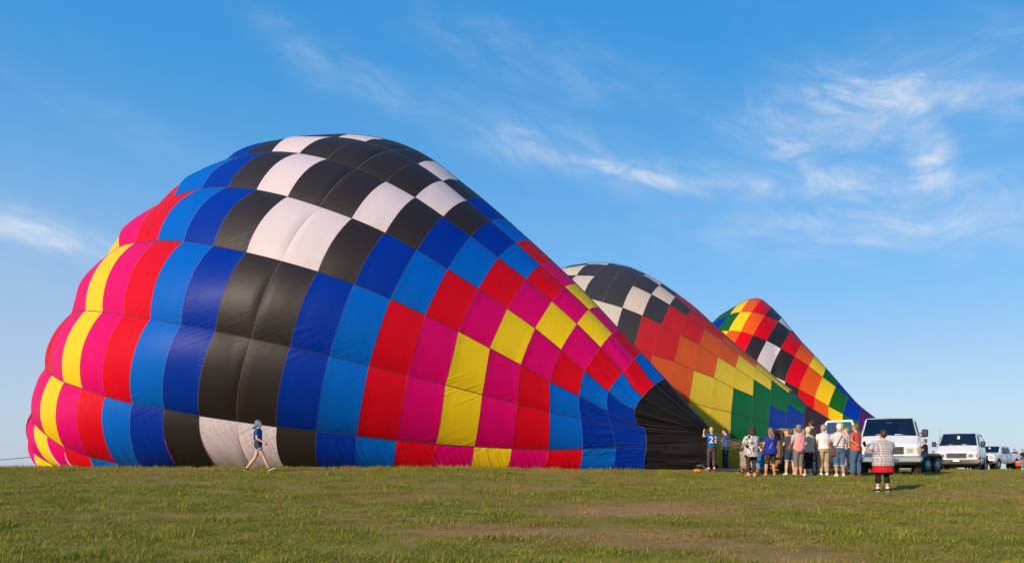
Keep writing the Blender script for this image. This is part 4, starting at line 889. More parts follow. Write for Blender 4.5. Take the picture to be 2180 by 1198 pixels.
def ball(v, f, c, r, seg=14):
    rx, ry, rz = r if isinstance(r, (tuple, list)) else (r, r, r); rings(v, f, [(c[0], c[1], c[2] + rz * math.sin(a), max(1e-4, rx * math.cos(a)), max(1e-4, ry * math.cos(a))) for a in [R(-84 + 24 * i) for i in range(8)]], seg, 2.0)
skin_l = simple('light_skin', (0.60, 0.33, 0.22), .55, var=.08, scale=14); skin_t = simple('tanned_skin', (0.50, 0.24, 0.14), .55, var=.08, scale=14)
eye_m = simple('dark_eye', (0.02, 0.015, 0.012), .2); lip_m = simple('lip', (0.40, 0.12, 0.10), .5)
def cloth(name, kind, cols, scale=1.0):
    m, b, p, o = new_mat(name); g = b.n('ShaderNodeTexCoord').outputs['Object']; x, y, z = b.sep(g)
    c = [tuple(q) + (1,) for q in cols]
    if kind == 'plain':
        col = b.mix(b.mapr(b.noise(g, 6 * scale, 4, .6), .3, .7), tuple(q * .88 for q in cols[0]) + (1,), c[0])
    elif kind == 'stripe':
        wv = b.math('SINE', b.math('MULTIPLY', z, 2 * math.pi * 24 * scale)); col = b.mix(b.math('GREATER_THAN', wv, .25), c[0], c[1])
    elif kind == 'plaid':
        k = 2 * math.pi * 15 * scale; ax = b.math('ADD', x, b.math('MULTIPLY', y, .4))
        a = b.math('GREATER_THAN', b.math('SINE', b.math('MULTIPLY', z, k)), .35); d = b.math('GREATER_THAN', b.math('SINE', b.math('MULTIPLY', ax, k)), .35)
        col = b.mix(b.math('MULTIPLY', b.math('ADD', a, d), .5), c[0], c[1])
    elif kind == 'print':
        nz = b.noise(g, 13 * scale, 3, .6, 1.2); col = b.mix(b.mapr(b.math('ABSOLUTE', b.math('SUBTRACT', nz, .5)), .035, .055), c[0], c[1])
        big = b.noise(g, 5 * scale, 2); col = b.mix(b.mapr(big, .56, .60), col, c[0])
    elif kind == 'camo':
        col = b.mix(b.mapr(b.noise(g, 11 * scale, 3, .6, .5), .48, .52), c[0], c[1]); col = b.mix(b.mapr(b.noise(b.vmath('ADD', g, (3, 1, 2)), 14 * scale, 3, .6), .56, .60), col, c[2])
    elif kind == 'diamond':
        k = 34 * scale; a = b.math('ABSOLUTE', b.math('SINE', b.math('MULTIPLY', b.math('ADD', z, x), k))); d = b.math('ABSOLUTE', b.math('SINE', b.math('MULTIPLY', b.math('SUBTRACT', z, x), k)))
        col = b.mix(b.math('LESS_THAN', b.math('MINIMUM', a, d), .17), c[0], c[1])
    b.put(p.inputs['Base Color'], col); p.inputs['Roughness'].default_value = .85; p.inputs['Specular IOR Level'].default_value = .25
    bp = b.n('ShaderNodeBump'); bp.inputs['Strength'].default_value = .35; bp.inputs['Distance'].default_value = .01
    b.put(bp.inputs['Height'], b.noise(g, 130, 2, .5)); b.put(p.inputs['Normal'], bp.outputs[0]); return m
def hairmat(name, c1, c2):
    m, b, p, o = new_mat(name); g = b.n('ShaderNodeTexCoord').outputs['Object']; x, y, z = b.sep(g)
    nz = b.noise(b.comb(b.math('MULTIPLY', x, 60.0), b.math('MULTIPLY', y, 60.0), b.math('MULTIPLY', z, 8.0)), 1.0, 4, .6, .6)
    b.put(p.inputs['Base Color'], b.mix(b.mapr(nz, .38, .62), tuple(c1) + (1,), tuple(c2) + (1,))); p.inputs['Roughness'].default_value = .55
    bp = b.n('ShaderNodeBump'); bp.inputs['Strength'].default_value = .7; bp.inputs['Distance'].default_value = .01; b.put(bp.inputs['Height'], nz); b.put(p.inputs['Normal'], bp.outputs[0]); return m

def hand(v, f, w, d, side, H, curl=.45, palm_n=None):
    """palm, four bent fingers of different length and a thumb from the side of the palm"""
    s = H / 1.7; d = d.normalized(); pn = Vector(palm_n) if palm_n else Vector((-side, 0, 0)); pn = (pn - d * pn.dot(d)).normalized(); ac = d.cross(pn).normalized()
    c = w + d * .045 * s
    for k in (-1, 0, 1): tube(v, f, [w - d * .01 * s + ac * k * .012 * s, w + d * .05 * s + ac * k * .022 * s, w + d * .088 * s + ac * k * .024 * s], [.019 * s, .021 * s, .016 * s], 8)
    for k, L in enumerate((.066, .076, .071, .055)):
        b0 = w + d * .082 * s + ac * (k - 1.5) * .0205 * s; a1, a2 = curl * .8, curl * 1.7
        p1 = b0 + (d * math.cos(a1) + pn * math.sin(a1)) * L * .5 * s; p2 = p1 + (d * math.cos(a2) + pn * math.sin(a2)) * L * .5 * s
        tube(v, f, [b0 - d * .02 * s, b0, p1, p2], [.0105 * s, .0105 * s, .0095 * s, .0075 * s], 7)
    t0 = w + d * .03 * s - ac * .024 * s; t1 = t0 + (d * .6 - ac * .75 + pn * .35).normalized() * .035 * s; tube(v, f, [t0, t1, t1 + (d * .9 + pn * .4).normalized() * .032 * s], [.013 * s, .0115 * s, .009 * s], 7)

def person(px, Y, yaw, H, label, w=1.0, belly=0.0, armL=None, armR=None, feet=((-.06, 0), (.06, 0)), knees=None, skin=None, top=None, bottom=None, shoes=None, hair=None,
           lean=0.0, head_yaw=0.0, head_pitch=0.0, dz=0.0, group=None, sock=None, toe=None, root_xy=None, sit=None, hipx=.052):
    X = (px - CX) / F * Y
    root = empty('person', (X, Y, gz(X, Y) + dz), R(yaw), label, 'person', group)
    skin = skin or skin_l; S = H
    def P(x, y, z): return Vector((x * S, (y + lean * max(0, z - .5)) * S, z * S))
    hipz = .51 if not sit else sit
    off = hipz - .51
    tw = w; td = w * (1 + belly)
    TR = [(.455, .060, .050, 0), (.50, .094 * tw, .072 * td, -.006), (.54, .098 * tw, .074 * td, -.006), (.60, .086 * tw, .064 * td, .006 * (1 + 3 * belly)), (.66, .088 * tw, .064 * td, .006), (.72, .098 * tw, .068 * (td * .7 + .3), .003),
          (.775, .104 * (tw * .45 + .55), .062, -.002), (.81, .096 * (tw * .3 + .7), .050, -.004), (.832, .060, .040, -.004), (.85, .033, .034, 0), (.885, .031, .032, .006)]
    def torso(v, f, z0, z1, g, flare=0.0):
        rs = []
        zs = [z0] + [t[0] for t in TR if z0 < t[0] < z1] + [z1]
        for z in zs:
            rx = interp([(t[0], t[1]) for t in TR], z); ry = interp([(t[0], t[2]) for t in TR], z); cy = interp([(t[0], t[3]) for t in TR], z)
            if z < .50: rx = max(rx, .092 * tw); ry = max(ry, .070 * td)
            fl = flare * max(0, .68 - z) / .2
            c = P(0, cy, z + off); rs.append((c.x, c.y, c.z, (rx + g + fl) * S, (ry + g + fl) * S))
        rings(v, f, rs, 24)
    sh = {-1: P(-.098 * (tw * .35 + .65), -.004, .805 + off), 1: P(.098 * (tw * .35 + .65), -.004, .805 + off)}
    arms = {}
    for sd, a in ((-1, armL), (1, armR)):
        a = a or ((.035, .0, -.165), (.025, .03, -.15))
        e = sh[sd] + Vector((sd * a[0][0], a[0][1], a[0][2])) * S; wv = e + Vector((sd * a[1][0], a[1][1], a[1][2])) * S; arms[sd] = (sh[sd], e, wv)
    legs = {}
    for i, sd in enumerate((-1, 1)):
        hj = P(sd * hipx * (tw * .5 + .5), 0, .50 + off); ft = feet[i]; fz = ft[2] if len(ft) > 2 else 0.0
        an = Vector((ft[0] * S, ft[1] * S, (.045 + fz) * S))
        kn = Vector((knees[i][0] * S, knees[i][1] * S, knees[i][2] * S)) if knees else hj.lerp(an, .5) + Vector((0, .015 * S, 0))
        td_ = Vector(toe[i]).normalized() if toe else Vector((sd * .18, 1, -.12)).normalized(); legs[sd] = (hj, kn, an, td_)
    lw = (tw * .75 + .25)
    def leg_tube(v, f, sd, g, frac):
        hj, kn, an, td_ = legs[sd]; prof = [(0, .056 * lw), (.12, .055 * lw), (.3, .047 * lw), (.5, .034 * (lw * .5 + .5)), (.58, .033), (.68, .036 * (lw * .6 + .4)), (.8, .030), (.93, .021), (1, .021)]
        pts, rr = [], []
        for t in [0, .06, .12, .2, .3, .4, .5, .58, .68, .8, .93, 1]:
            if t > frac + 1e-6: t = frac
            q = hj.lerp(kn, t * 2) if t < .5 else kn.lerp(an, (t - .5) * 2); pts.append(q); rr.append((interp(prof, t) + g) * S)
            if t >= frac: break
        tube(v, f, pts, rr, 14)
    def arm_tube(v, f, sd, g, frac):
        s0, e, wv = arms[sd]; k = lw * .6 + .4; prof = [(0, .034 * k), (.25, .029 * k), (.5, .023 * k), (.6, .023 * k), (.8, .018), (1, .0145)]
        pts, rr = [], []
        for t in [0, .12, .25, .4, .5, .6, .75, .88, 1]:
            if t > frac + 1e-6: t = frac
            q = s0.lerp(e, t * 2) if t < .5 else e.lerp(wv, (t - .5) * 2); pts.append(q); rr.append((interp(prof, t) + g * (1 - .2 * t)) * S)
            if t >= frac: break
        tube(v, f, pts, rr, 12)
    # --- body: one continuous skin
    v, f = [], []
    torso(v, f, .455, .885, 0)
    hb = P(0, .004, .872 + off); HM = Matrix.Translation(hb) @ Matrix.Rotation(R(head_yaw), 4, 'Z') @ Matrix.Rotation(R(head_pitch), 4, 'X')
    hv, hf = [], []; h = .128 * S; u_ = S
    rings(hv, hf, [(0, .030 * u_, -.008 * u_, .014 * u_, .016 * u_), (0, .022 * u_, .006 * u_, .030 * u_, .036 * u_), (0, .014 * u_, .024 * u_, .039 * u_, .047 * u_), (0, .008 * u_, .045 * u_, .043 * u_, .053 * u_), (0, .004 * u_, .066 * u_, .0445 * u_, .056 * u_),
                   (0, .000, .086 * u_, .0445 * u_, .058 * u_), (0, -.003 * u_, .104 * u_, .040 * u_, .053 * u_), (0, -.004 * u_, .119 * u_, .028 * u_, .036 * u_), (0, -.004 * u_, .127 * u_, .010 * u_, .012 * u_)], 20, 2.1)
    tube(hv, hf, [(0, .055 * u_, .070 * u_), (0, .066 * u_, .052 * u_), (0, .071 * u_, .042 * u_), (0, .056 * u_, .036 * u_)], [.006 * u_, .008 * u_, .010 * u_, .006 * u_], 8)
    for sd in (-1, 1): ball(hv, hf, (sd * .046 * u_, -.004 * u_, .056 * u_), (.007 * u_, .012 * u_, .020 * u_), 8)
    n0 = len(v); v += [HM @ p for p in hv]; f += [tuple(n0 + i for i in q) for q in hf]
    for sd in (-1, 1):
        arm_tube(v, f, sd, 0, 1.0); s0, e, wv = arms[sd]; hand(v, f, wv, (wv - e), sd, H, .5)
        leg_tube(v, f, sd, 0, 1.0); hj, kn, an, td_ = legs[sd]
        side = td_.cross(Vector((0, 0, 1))).normalized(); upv = side.cross(td_).normalized()
        tube(v, f, [an - td_ * .030 * S - upv * .018 * S, an + td_ * .01 * S - upv * .018 * S, an + td_ * .06 * S - upv * .026 * S, an + td_ * .115 * S - upv * .032 * S], [.020 * S, .023 * S, .019 * S, .012 * S], 10)
    body = mesh_part('body', remesh(v, f, .0115 if Y < 35 else .02, 3), skin, root)
    ev, ef = [], []
    for sd in (-1, 1): ball(ev, ef, (sd * .019 * u_, .0525 * u_, .068 * u_), .0055 * u_, 8)
    if Y < 35:
        mobj('eyes', [HM @ p for p in ev], ef, eye_m, body); mv, mf = [], []
        tube(mv, mf, [(-.014 * u_, .055 * u_, .025 * u_), (0, .0625 * u_, .026 * u_), (.014 * u_, .055 * u_, .025 * u_)], [.002 * u_, .004 * u_, .002 * u_], 6); mobj('mouth', [HM @ p for p in mv], mf, lip_m, body)
    vx = .014 if Y < 35 else .024
    # --- clothes
    if bottom:
        v, f = [], []; torso(v, f, .462, bottom.get('waist', .60), bottom.get('g', .008))
        for sd in (-1, 1): leg_tube(v, f, sd, bottom.get('g', .008) + bottom.get('loose', 0), bottom['len'])
        mesh_part(bottom.get('name', 'trousers'), remesh(v, f, vx, 3, .007, 9, px * .1), bottom['mat'], root)
        if bottom.get('cuff'):
            v, f = [], []
            for sd in (-1, 1):
                hj, kn, an, td_ = legs[sd]; t = bottom['len']; q = hj.lerp(kn, t * 2) if t < .5 else kn.lerp(an, (t - .5) * 2); dd = ((kn - hj) if t < .5 else (an - kn)).normalized()
                r_ = (interp([(0, .056 * lw), (.12, .055 * lw), (.3, .047 * lw), (.5, .034 * (lw * .5 + .5)), (.8, .033), (1, .021)], t) + bottom.get('g', .008) + bottom.get('loose', 0) + .003) * S; tube(v, f, [q - dd * .022 * S, q + dd * .004 * S], r_, 16)
            mobj('turn_up', v, f, bottom['cuff'], root)
    if top:
        v, f = [], []; torso(v, f, top.get('hem', .52), .843, top.get('g', .013), top.get('flare', .004))
        for sd in (-1, 1): arm_tube(v, f, sd, top.get('sg', .012), top.get('sleeve', .30))
        tp = mesh_part(top.get('name', 'shirt'), remesh(v, f, vx, 3, .010, 7, px * .13, .6), top['mat'], root)
        if top.get('hang'):
            v, f = [], []; c = P(0, 0, top['hang'][0] + off); c1 = P(0, 0, .50 + off); gg = top.get('g', .013) - .006
            rings(v, f, [(0, c.y, c.z, (.104 * tw + .018) * S, (.078 * td + .018) * S), (0, c1.y, c1.z, (.092 * tw + gg) * S, (.070 * td + gg) * S)], 24)
            mesh_part('underskirt', remesh(v, f, vx, 2, .008, 9, 5), top['hang'][1], root)
    if shoes:
        for sd in (-1, 1):
            v, f = [], []; hj, kn, an, td_ = legs[sd]; side = td_.cross(Vector((0, 0, 1))).normalized(); upv = side.cross(td_).normalized()
            tube(v, f, [an - td_ * .045 * S - upv * .016 * S, an - td_ * .012 * S - upv * .012 * S, an + td_ * .03 * S - upv * .018 * S, an + td_ * .085 * S - upv * .028 * S, an + td_ * .132 * S - upv * .034 * S], [.017 * S, .029 * S, .028 * S, .022 * S, .014 * S], 12)
            so = mesh_part('shoe', remesh(v, f, .011, 2), shoes[0], root); v, f = [], []
            n0 = 14; lo = []
            for zz in (-.046, -.034):
                for k in range(n0):
                    t = 2 * math.pi * k / n0; q = an + td_ * (.043 + .094 * math.cos(t)) * S + side * .031 * math.sin(t) * (1 + .15 * math.cos(t)) * S + upv * zz * S; v.append(q)
            f = [tuple(range(n0)), tuple(range(n0, 2 * n0))[::-1]] + [(i, i + n0, (i + 1) % n0 + n0, (i + 1) % n0) for i in range(n0)]
            mobj('sole', v, f, shoes[1], so, False)
    if sock:
        v, f = [], []
        for sd in (-1, 1):
            hj, kn, an, td_ = legs[sd]; tube(v, f, [an, an.lerp(kn, .17)], .025 * S, 12)
        mobj('socks', v, f, sock, root)
    # --- hair
    if hair:
        st, hm = hair[0], hair[1]; v, f = [], []; fl = 1.0 + (hair[2] if len(hair) > 2 else 0)
        ball(v, f, (0, -.012 * u_, .088 * u_), (.0510 * u_ * fl, .0610 * u_ * fl, .049 * u_ * fl)); ball(v, f, (0, -.026 * u_, .060 * u_), (.047 * u_ * fl, .046 * u_ * fl, .050 * u_ * fl))
        if st in ('bob', 'long', 'flow', 'mane'):
            for sd in (-1, 1): ball(v, f, (sd * .030 * u_, -.014 * u_, .048 * u_), (.026 * u_, .036 * u_, .060 * u_))
            ball(v, f, (0, -.032 * u_, .025 * u_), (.050 * u_, .034 * u_, .050 * u_))
        if st == 'long':
            rings(v, f, [(0, -.070 * u_, -.145 * u_, .026 * u_, .016 * u_), (0, -.070 * u_, -.10 * u_, .056 * u_, .026 * u_), (0, -.060 * u_, -.04 * u_, .068 * u_, .036 * u_), (0, -.044 * u_, .02 * u_, .064 * u_, .042 * u_), (0, -.03 * u_, .07 * u_, .04 * u_, .03 * u_)], 16)
        if st == 'mane':
            rings(v, f, [(0, -.040 * u_, -.060 * u_, .040 * u_, .026 * u_), (0, -.040 * u_, -.02 * u_, .066 * u_, .046 * u_), (0, -.030 * u_, .04 * u_, .068 * u_, .052 * u_), (0, -.02 * u_, .09 * u_, .055 * u_, .05 * u_)], 16)
        if st == 'flow':
            tube(v, f, [(0, -.03 * u_, .05 * u_), (0, -.06 * u_, .02 * u_), (.01 * u_, -.095 * u_, -.008 * u_), (.012 * u_, -.125 * u_, -.028 * u_)], [.046 * u_, .034 * u_, .022 * u_, .006 * u_], 10)
        if st == 'bun': ball(v, f, (0, -.050 * u_, .118 * u_), (.022 * u_, .022 * u_, .022 * u_))
        amp_ = {'short': .006, 'curly': .022, 'bob': .010, 'long': .012, 'flow': .014, 'bun': .008, 'crop': .003, 'mane': .024}[st]
        me = remesh([HM @ p for p in v], f, .011 if Y < 35 else .02, 2, amp_, 34 if st in ('curly', 'mane') else 24, px * .3, .35 if st != 'curly' else 1.0)
        mesh_part('hair', me, hm, root)
    return root, P, arms, sh, HM, legs, off

G_ON = 'onlookers standing by the tipped basket'
denim = cloth('blue_denim', 'plain', [(0.065, 0.12, 0.21)], 3); denim_d = cloth('dark_denim', 'plain', [(0.025, 0.045, 0.085)], 3); denim_l = cloth('pale_denim', 'plain', [(0.17, 0.24, 0.33)], 3)
denim_cuff = cloth('denim_cuff', 'plain', [(0.32, 0.42, 0.52)], 3); blk = cloth('black_jersey', 'plain', [(0.012, 0.011, 0.013)]); crew_blue = cloth('crew_blue_jersey', 'plain', [(0.006, 0.085, 0.34)])
wht_sole = simple('white_sole', (0.72, 0.70, 0.66), .7); blk_shoe = simple('black_shoe', (0.015, 0.014, 0.014), .6); wht_shoe = simple('white_shoe', (0.70, 0.70, 0.70), .6); brn_shoe = simple('brown_boot', (0.12, 0.05, 0.025), .7)
grey_cap = cloth('grey_jersey', 'plain', [(0.17, 0.15, 0.14)])
def strap(root, pts, r, mat, name='strap'): return tube_obj(name, pts, r, mat, root, 6)
def pouch(root, c, sz, mat, name='shoulder_bag'):
    return bbox_obj(name, [(c[0] - sz[0] / 2, c[0] + sz[0] / 2, c[1] - sz[1] / 2, c[1] + sz[1] / 2, c[2] - sz[2] / 2, c[2] + sz[2] / 2)], mat, root, min(sz) * .25, True)
def text_part(name, body, size, loc, rot, mat, parent, extrude=.003):
    cu = bpy.data.curves.new(name, 'FONT'); cu.body = body; cu.size = size; cu.extrude = extrude; cu.align_x = 'CENTER'; cu.align_y = 'CENTER'; cu.offset = .007
    ob = bpy.data.objects.new(name, cu); tmp_scene.collection.objects.link(ob); vl = tmp_scene.view_layers[0]; vl.update()
    me = bpy.data.meshes.new_from_object(ob.evaluated_get(vl.depsgraph)); bpy.data.objects.remove(ob)
    me.materials.clear(); me.materials.append(mat); o = bpy.data.objects.new(name, me); link(o, parent); o.location = loc; o.rotation_euler = rot; return o

# walking woman in front of the white panels (local forward +y turned to face +x)
hm_w = hairmat('dyed_blue_hair', (0.02, 0.10, 0.22), (0.10, 0.24, 0.30))
wk = person(550, 26.0, -90, 1.67, 'woman with dyed blue hair striding right in blue tee and denim shorts', .84, 0, armL=((.01, -.04, -.150), (.0, -.125, -.085)), armR=((.02, .01, -.165), (-.01, .125, -.075)),
            feet=((-.03, -.245, .012), (.03, .215, .02)), knees=((-.045, -.07, .275), (.045, .13, .27)), toe=((-.03, .96, -.30), (.05, 1, .42)), skin=skin_l, hair=('flow', hm_w),
            top=dict(mat=crew_blue, hem=.565, sleeve=.30, g=.010), bottom=dict(mat=denim_d, len=.16, g=.012, cuff=denim_cuff, name='shorts'), shoes=(blk_shoe, wht_sole))
v, f = [], []; HMw = wk[4]
for k in range(7): tube(v, f, [HMw @ Vector((.04 - .012 * k, -.02, .04)), HMw @ Vector((.045 - .013 * k, -.10, .0 - .006 * k)), HMw @ Vector((.05 - .014 * k, -.185, -.035 - .008 * k))], [.012, .010, .003], 6)
mobj('hair_tips', v, f, hairmat('dyed_magenta_gold_tips', (0.25, 0.02, 0.10), (0.30, 0.25, 0.05)), wk[0])
bbox_obj('shirt_print', [(-.10, .10, -.135, -.128, 1.02, 1.30)], simple('white_print', (.75, .75, .75), .8), wk[0], .01)

# crew member 21
camo = cloth('dark_camouflage', 'camo', [(0.045, 0.036, 0.036), (0.10, 0.08, 0.075), (0.018, 0.015, 0.016)], 1.4)
p21 = person(1515, 31.0, 12, 1.66, 'blonde woman in blue tee with white 21, one arm raised to the balloon mouth', .95, .05, armL=((.085, .05, -.02), (-.02, .03, .115)), armR=((.035, .08, -.14), (-.05, .13, .02)),
             feet=((-.06, .04), (.05, -.03)), hair=('bun', hairmat('blonde_hair', (0.42, 0.27, 0.10), (0.62, 0.45, 0.22))), head_yaw=-35,
             top=dict(mat=crew_blue, hem=.55, sleeve=.36, g=.014), bottom=dict(mat=camo, len=.95, g=.006, loose=.003, name='leggings'), shoes=(wht_shoe, wht_sole))
text_part('shirt_number', '21', .36, (0.0, -.148, 1.66 * .70), (R(90), 0, 0), simple('white_lettering', (.80, .80, .80), .8), p21[0], .006)
person(1545, 32.4, 62, 1.64, 'dark-haired young man in blue tee and jeans pulling on the cables', .85, 0, armL=((.02, .08, -.13), (-.03, .12, .05)), armR=((.02, .10, -.11), (-.06, .12, .07)), feet=((-.05, .02), (.05, -.02)), skin=skin_l,
       hair=('curly', hairmat('dark_brown_hair', (0.012, 0.008, 0.006), (0.03, 0.02, 0.015))), head_pitch=-20, top=dict(mat=crew_blue, hem=.53, sleeve=.38, g=.013), bottom=dict(mat=denim_d, len=.97, g=.010, loose=.006, name='jeans'), shoes=(blk_shoe, blk_shoe))
# onlookers, left to right
tunic = cloth('black_and_white_print', 'print', [(0.012, 0.012, 0.014), (0.74, 0.72, 0.70)], 1.2)
person(1600, 27.3, 14, 1.68, 'woman with dark curly hair in black and white print tunic and patterned black leggings', 1.28, .25, armL=((.05, .03, -.15), (-.02, .10, -.04)), armR=((.04, .03, -.16), (-.02, .10, -.05)),
       feet=((-.075, 0), (.07, 0)), hair=('mane', hairmat('dark_auburn_curls', (0.018, 0.006, 0.005), (0.05, 0.018, 0.012)), .14), top=dict(mat=tunic, hem=.40, sleeve=.48, g=.022, flare=.012, sg=.02, name='tunic'),
       bottom=dict(mat=cloth('diamond_leggings', 'diamond', [(0.012, 0.012, 0.013), (0.20, 0.10, 0.07)], .8), len=.93, g=.004, name='leggings'), shoes=(skin_l, wht_sole), group=G_ON)
# tall-hair flare for her curls
royal = cloth('royal_blue_jersey', 'plain', [(0.008, 0.030, 0.30)])
w4 = person(1640, 27.4, 8, 1.65, 'woman with long grey-brown hair, royal blue top and cropped camouflage leggings', 1.12, .15, armL=((.045, .0, -.15), (-.01, .07, -.11)), armR=((.04, .02, -.15), (-.03, .10, -.06)), feet=((-.10, 0), (.09, 0)), skin=skin_t,
            hair=('long', hairmat('grey_brown_long_hair', (0.10, 0.055, 0.035), (0.27, 0.18, 0.12))), top=dict(mat=royal, hem=.455, sleeve=.34, g=.020, flare=.012), bottom=dict(mat=cloth('brown_camouflage', 'camo', [(0.02, 0.016, 0.014), (0.10, 0.07, 0.035), (0.012, 0.012, 0.012)], 1.3), len=.56, g=.006, name='leggings'),
            shoes=(skin_t, brn_shoe), group=G_ON)
strap(w4[0], [(-.16, -.14, .80), (-.09, -.165, .98), (.0, -.155, 1.14)], .012, cloth('pink_webbing', 'plain', [(.72, .28, .30)]))
slate = cloth('slate_jersey', 'plain', [(0.045, 0.055, 0.075)])
person(1683, 27.7, 10, 1.62, 'onlooker in slate blue tee and denim shorts, half hidden behind the pink cardigan', 1.08, .1, armL=((.05, .02, -.15), (-.03, .08, -.06)), feet=((-.105, 0), (.085, 0)), hair=('bob', hairmat('brown_bob', (0.05, 0.03, 0.02), (0.11, 0.07, 0.045))),
       top=dict(mat=slate, hem=.50, sleeve=.36, g=.018, flare=.006), bottom=dict(mat=denim_d, len=.42, g=.012, cuff=denim_cuff, name='shorts'), sock=cloth('grey_socks', 'plain', [(.4, .4, .42)]), shoes=(wht_shoe, wht_sole), group=G_ON)
stripe_t = cloth('navy_white_stripe', 'stripe', [(0.62, 0.58, 0.55), (0.10, 0.09, 0.12)], 1.3); pink = cloth('pink_knit', 'plain', [(0.74, 0.27, 0.27)])
w6 = person(1700, 26.5, 10, 1.75, 'woman with grey-brown bob, pink cardigan over striped tee and grey capris', .92, .05, armL=((.05, .0, -.15), (-.02, .10, -.07)), armR=((.03, .01, -.16), (-.06, .09, -.08)), feet=((-.045, .0), (.045, -.01)), skin=skin_t,
            hair=('bob', hairmat('grey_brown_bob', (0.10, 0.065, 0.045), (0.26, 0.19, 0.14)), .08), top=dict(mat=stripe_t, hem=.54, sleeve=.36, g=.012), bottom=dict(mat=grey_cap, len=.66, g=.008, name='capris'), shoes=(brn_shoe, brn_shoe), group=G_ON)
v, f = [], []; rings(v, f, [(-.02, -.075, .86, .13, .08), (.0, -.075, .95, .18, .105), (.01, -.070, 1.12, .165, .105), (.02, -.060, 1.28, .165, .10), (.02, -.04, 1.40, .14, .08), (.02, -.02, 1.485, .06, .05)], 20)
mesh_part('cardigan', remesh(v, f, .014, 3, .016, 10, 3, .4), pink, w6[0])
olive = cloth('khaki_linen', 'plain', [(0.50, 0.45, 0.30)])
w7 = person(1720, 27.3, 12, 1.67, 'woman with short curly blonde hair, khaki top, cross strap and black capris', 1.0, .1, armL=((.04, .02, -.15), (-.03, .09, -.05)), armR=((.035, .02, -.16), (-.01, .08, -.11)), feet=((-.05, .02), (.055, -.02)), hair=('curly', hairmat('blonde_curls', (0.50, 0.34, 0.18), (0.75, 0.60, 0.42))),
            top=dict(mat=olive, hem=.48, sleeve=.34, g=.018, flare=.008), bottom=dict(mat=blk, len=.78, g=.010, loose=.008, name='capris'), shoes=(wht_shoe, wht_sole), group=G_ON)
strap(w7[0], [(-.15, -.10, 1.02), (-.03, -.145, 1.18), (.10, -.115, 1.34)], .010, brown)
char = cloth('charcoal_jersey', 'plain', [(0.042, 0.038, 0.045)])
person(1729, 28.3, 10, 1.93, 'tall dark-haired man in charcoal tee standing behind the others', 1.08, .05, feet=((-.06, 0), (.06, 0)), skin=skin_t, hair=('crop', hairmat('black_short_hair', (0.012, 0.008, 0.007), (0.025, 0.018, 0.015))),
       top=dict(mat=char, hem=.50, sleeve=.38, g=.015), bottom=dict(mat=denim_d, len=.97, g=.012, loose=.008, name='trousers'), shoes=(blk_shoe, blk_shoe), group=G_ON)
khaki = cloth('pale_khaki_cotton', 'plain', [(0.46, 0.36, 0.22)]); white_t = cloth('white_cotton', 'plain', [(0.74, 0.72, 0.70)])
person(1753, 27.5, 10, 1.74, 'grey-haired onlooker in plain white top and loose pale khaki trousers', 1.18, .1, armL=((.055, .0, -.15), (-.03, .07, -.12)), armR=((.04, .03, -.15), (-.05, .10, -.05)), feet=((-.06, 0), (.075, 0)), hair=('curly', hairmat('grey_curls', (0.14, 0.13, 0.14), (0.40, 0.38, 0.39)), .03),
       top=dict(mat=white_t, hem=.52, sleeve=.38, g=.018, flare=.006), bottom=dict(mat=khaki, len=.94, g=.012, loose=.012, name='trousers'), shoes=(wht_shoe, wht_sole), group=G_ON)
w10 = person(1786, 26.9, -8, 1.77, 'white-haired woman in striped tee and rolled denim capris with brown crossbody bag', .98, .05, armL=((.06, .03, -.14), (-.01, .10, -.09)), armR=((.05, .02, -.15), (.03, .08, -.11)), feet=((-.045, .0), (.085, 0)), skin=skin_t,
             hair=('short', hairmat('white_hair', (0.60, 0.56, 0.48), (0.85, 0.82, 0.75)), .03), head_yaw=10, top=dict(mat=cloth('pale_fine_stripe', 'stripe', [(0.72, 0.68, 0.66), (0.34, 0.32, 0.36)], 1.5), hem=.545, sleeve=.36, g=.013),
             bottom=dict(mat=denim, len=.66, g=.012, loose=.004, cuff=denim_cuff, name='capris'), shoes=(wht_shoe, wht_sole), group=G_ON)
strap(w10[0], [(-.22, -.12, .80), (-.10, -.155, 1.08), (.06, -.145, 1.36), (.10, -.06, 1.45)], .014, brown); pouch(w10[0], (-.23, -.08, .80), (.20, .10, .22), brown)
v, f = [], []; rings(v, f, [(0, 0, .955, .195, .150), (0, 0, 1.03, .193, .148)], 24); mobj('waist_pack', v, f, blk, w10[0])
coral = cloth('coral_red_cotton', 'plain', [(0.52, 0.085, 0.065)])
person(1822, 27.0, 32, 1.77, 'man in coral red shirt and blue jeans with a hand on his hip', .98, .12, armL=((.09, -.03, -.12), (-.07, -.05, -.075)), armR=((.03, .04, -.16), (-.04, .09, -.08)), feet=((-.07, .02), (.07, -.02)), skin=skin_t,
       hair=('short', hairmat('greying_brown_hair', (0.07, 0.035, 0.022), (0.16, 0.10, 0.07))), head_yaw=10, top=dict(mat=coral, hem=.49, sleeve=.40, g=.016), bottom=dict(mat=denim, len=.97, g=.013, loose=.010, name='jeans'), shoes=(brn_shoe, brn_shoe), group=G_ON)
w12 = person(1803, 28.0, 60, 1.66, 'onlooker holding white papers, mostly hidden between striped tee and coral shirt', .95, .1, armL=((.03, .06, -.14), (-.02, .12, .0)), armR=((.03, .06, -.14), (-.02, .12, .0)), feet=((-.05, 0), (.05, 0)), hair=('short', hairmat('brown_grey_hair', (0.1, 0.07, 0.05), (0.2, 0.16, 0.12))),
             top=dict(mat=cloth('pale_grey_cotton', 'plain', [(.5, .5, .52)]), hem=.5, sleeve=.36), bottom=dict(mat=cloth('check_shorts', 'plaid', [(.42, .45, .48), (.12, .13, .15)], 1), len=.46, g=.014, name='shorts'), shoes=(brn_shoe, brn_shoe), group=G_ON)
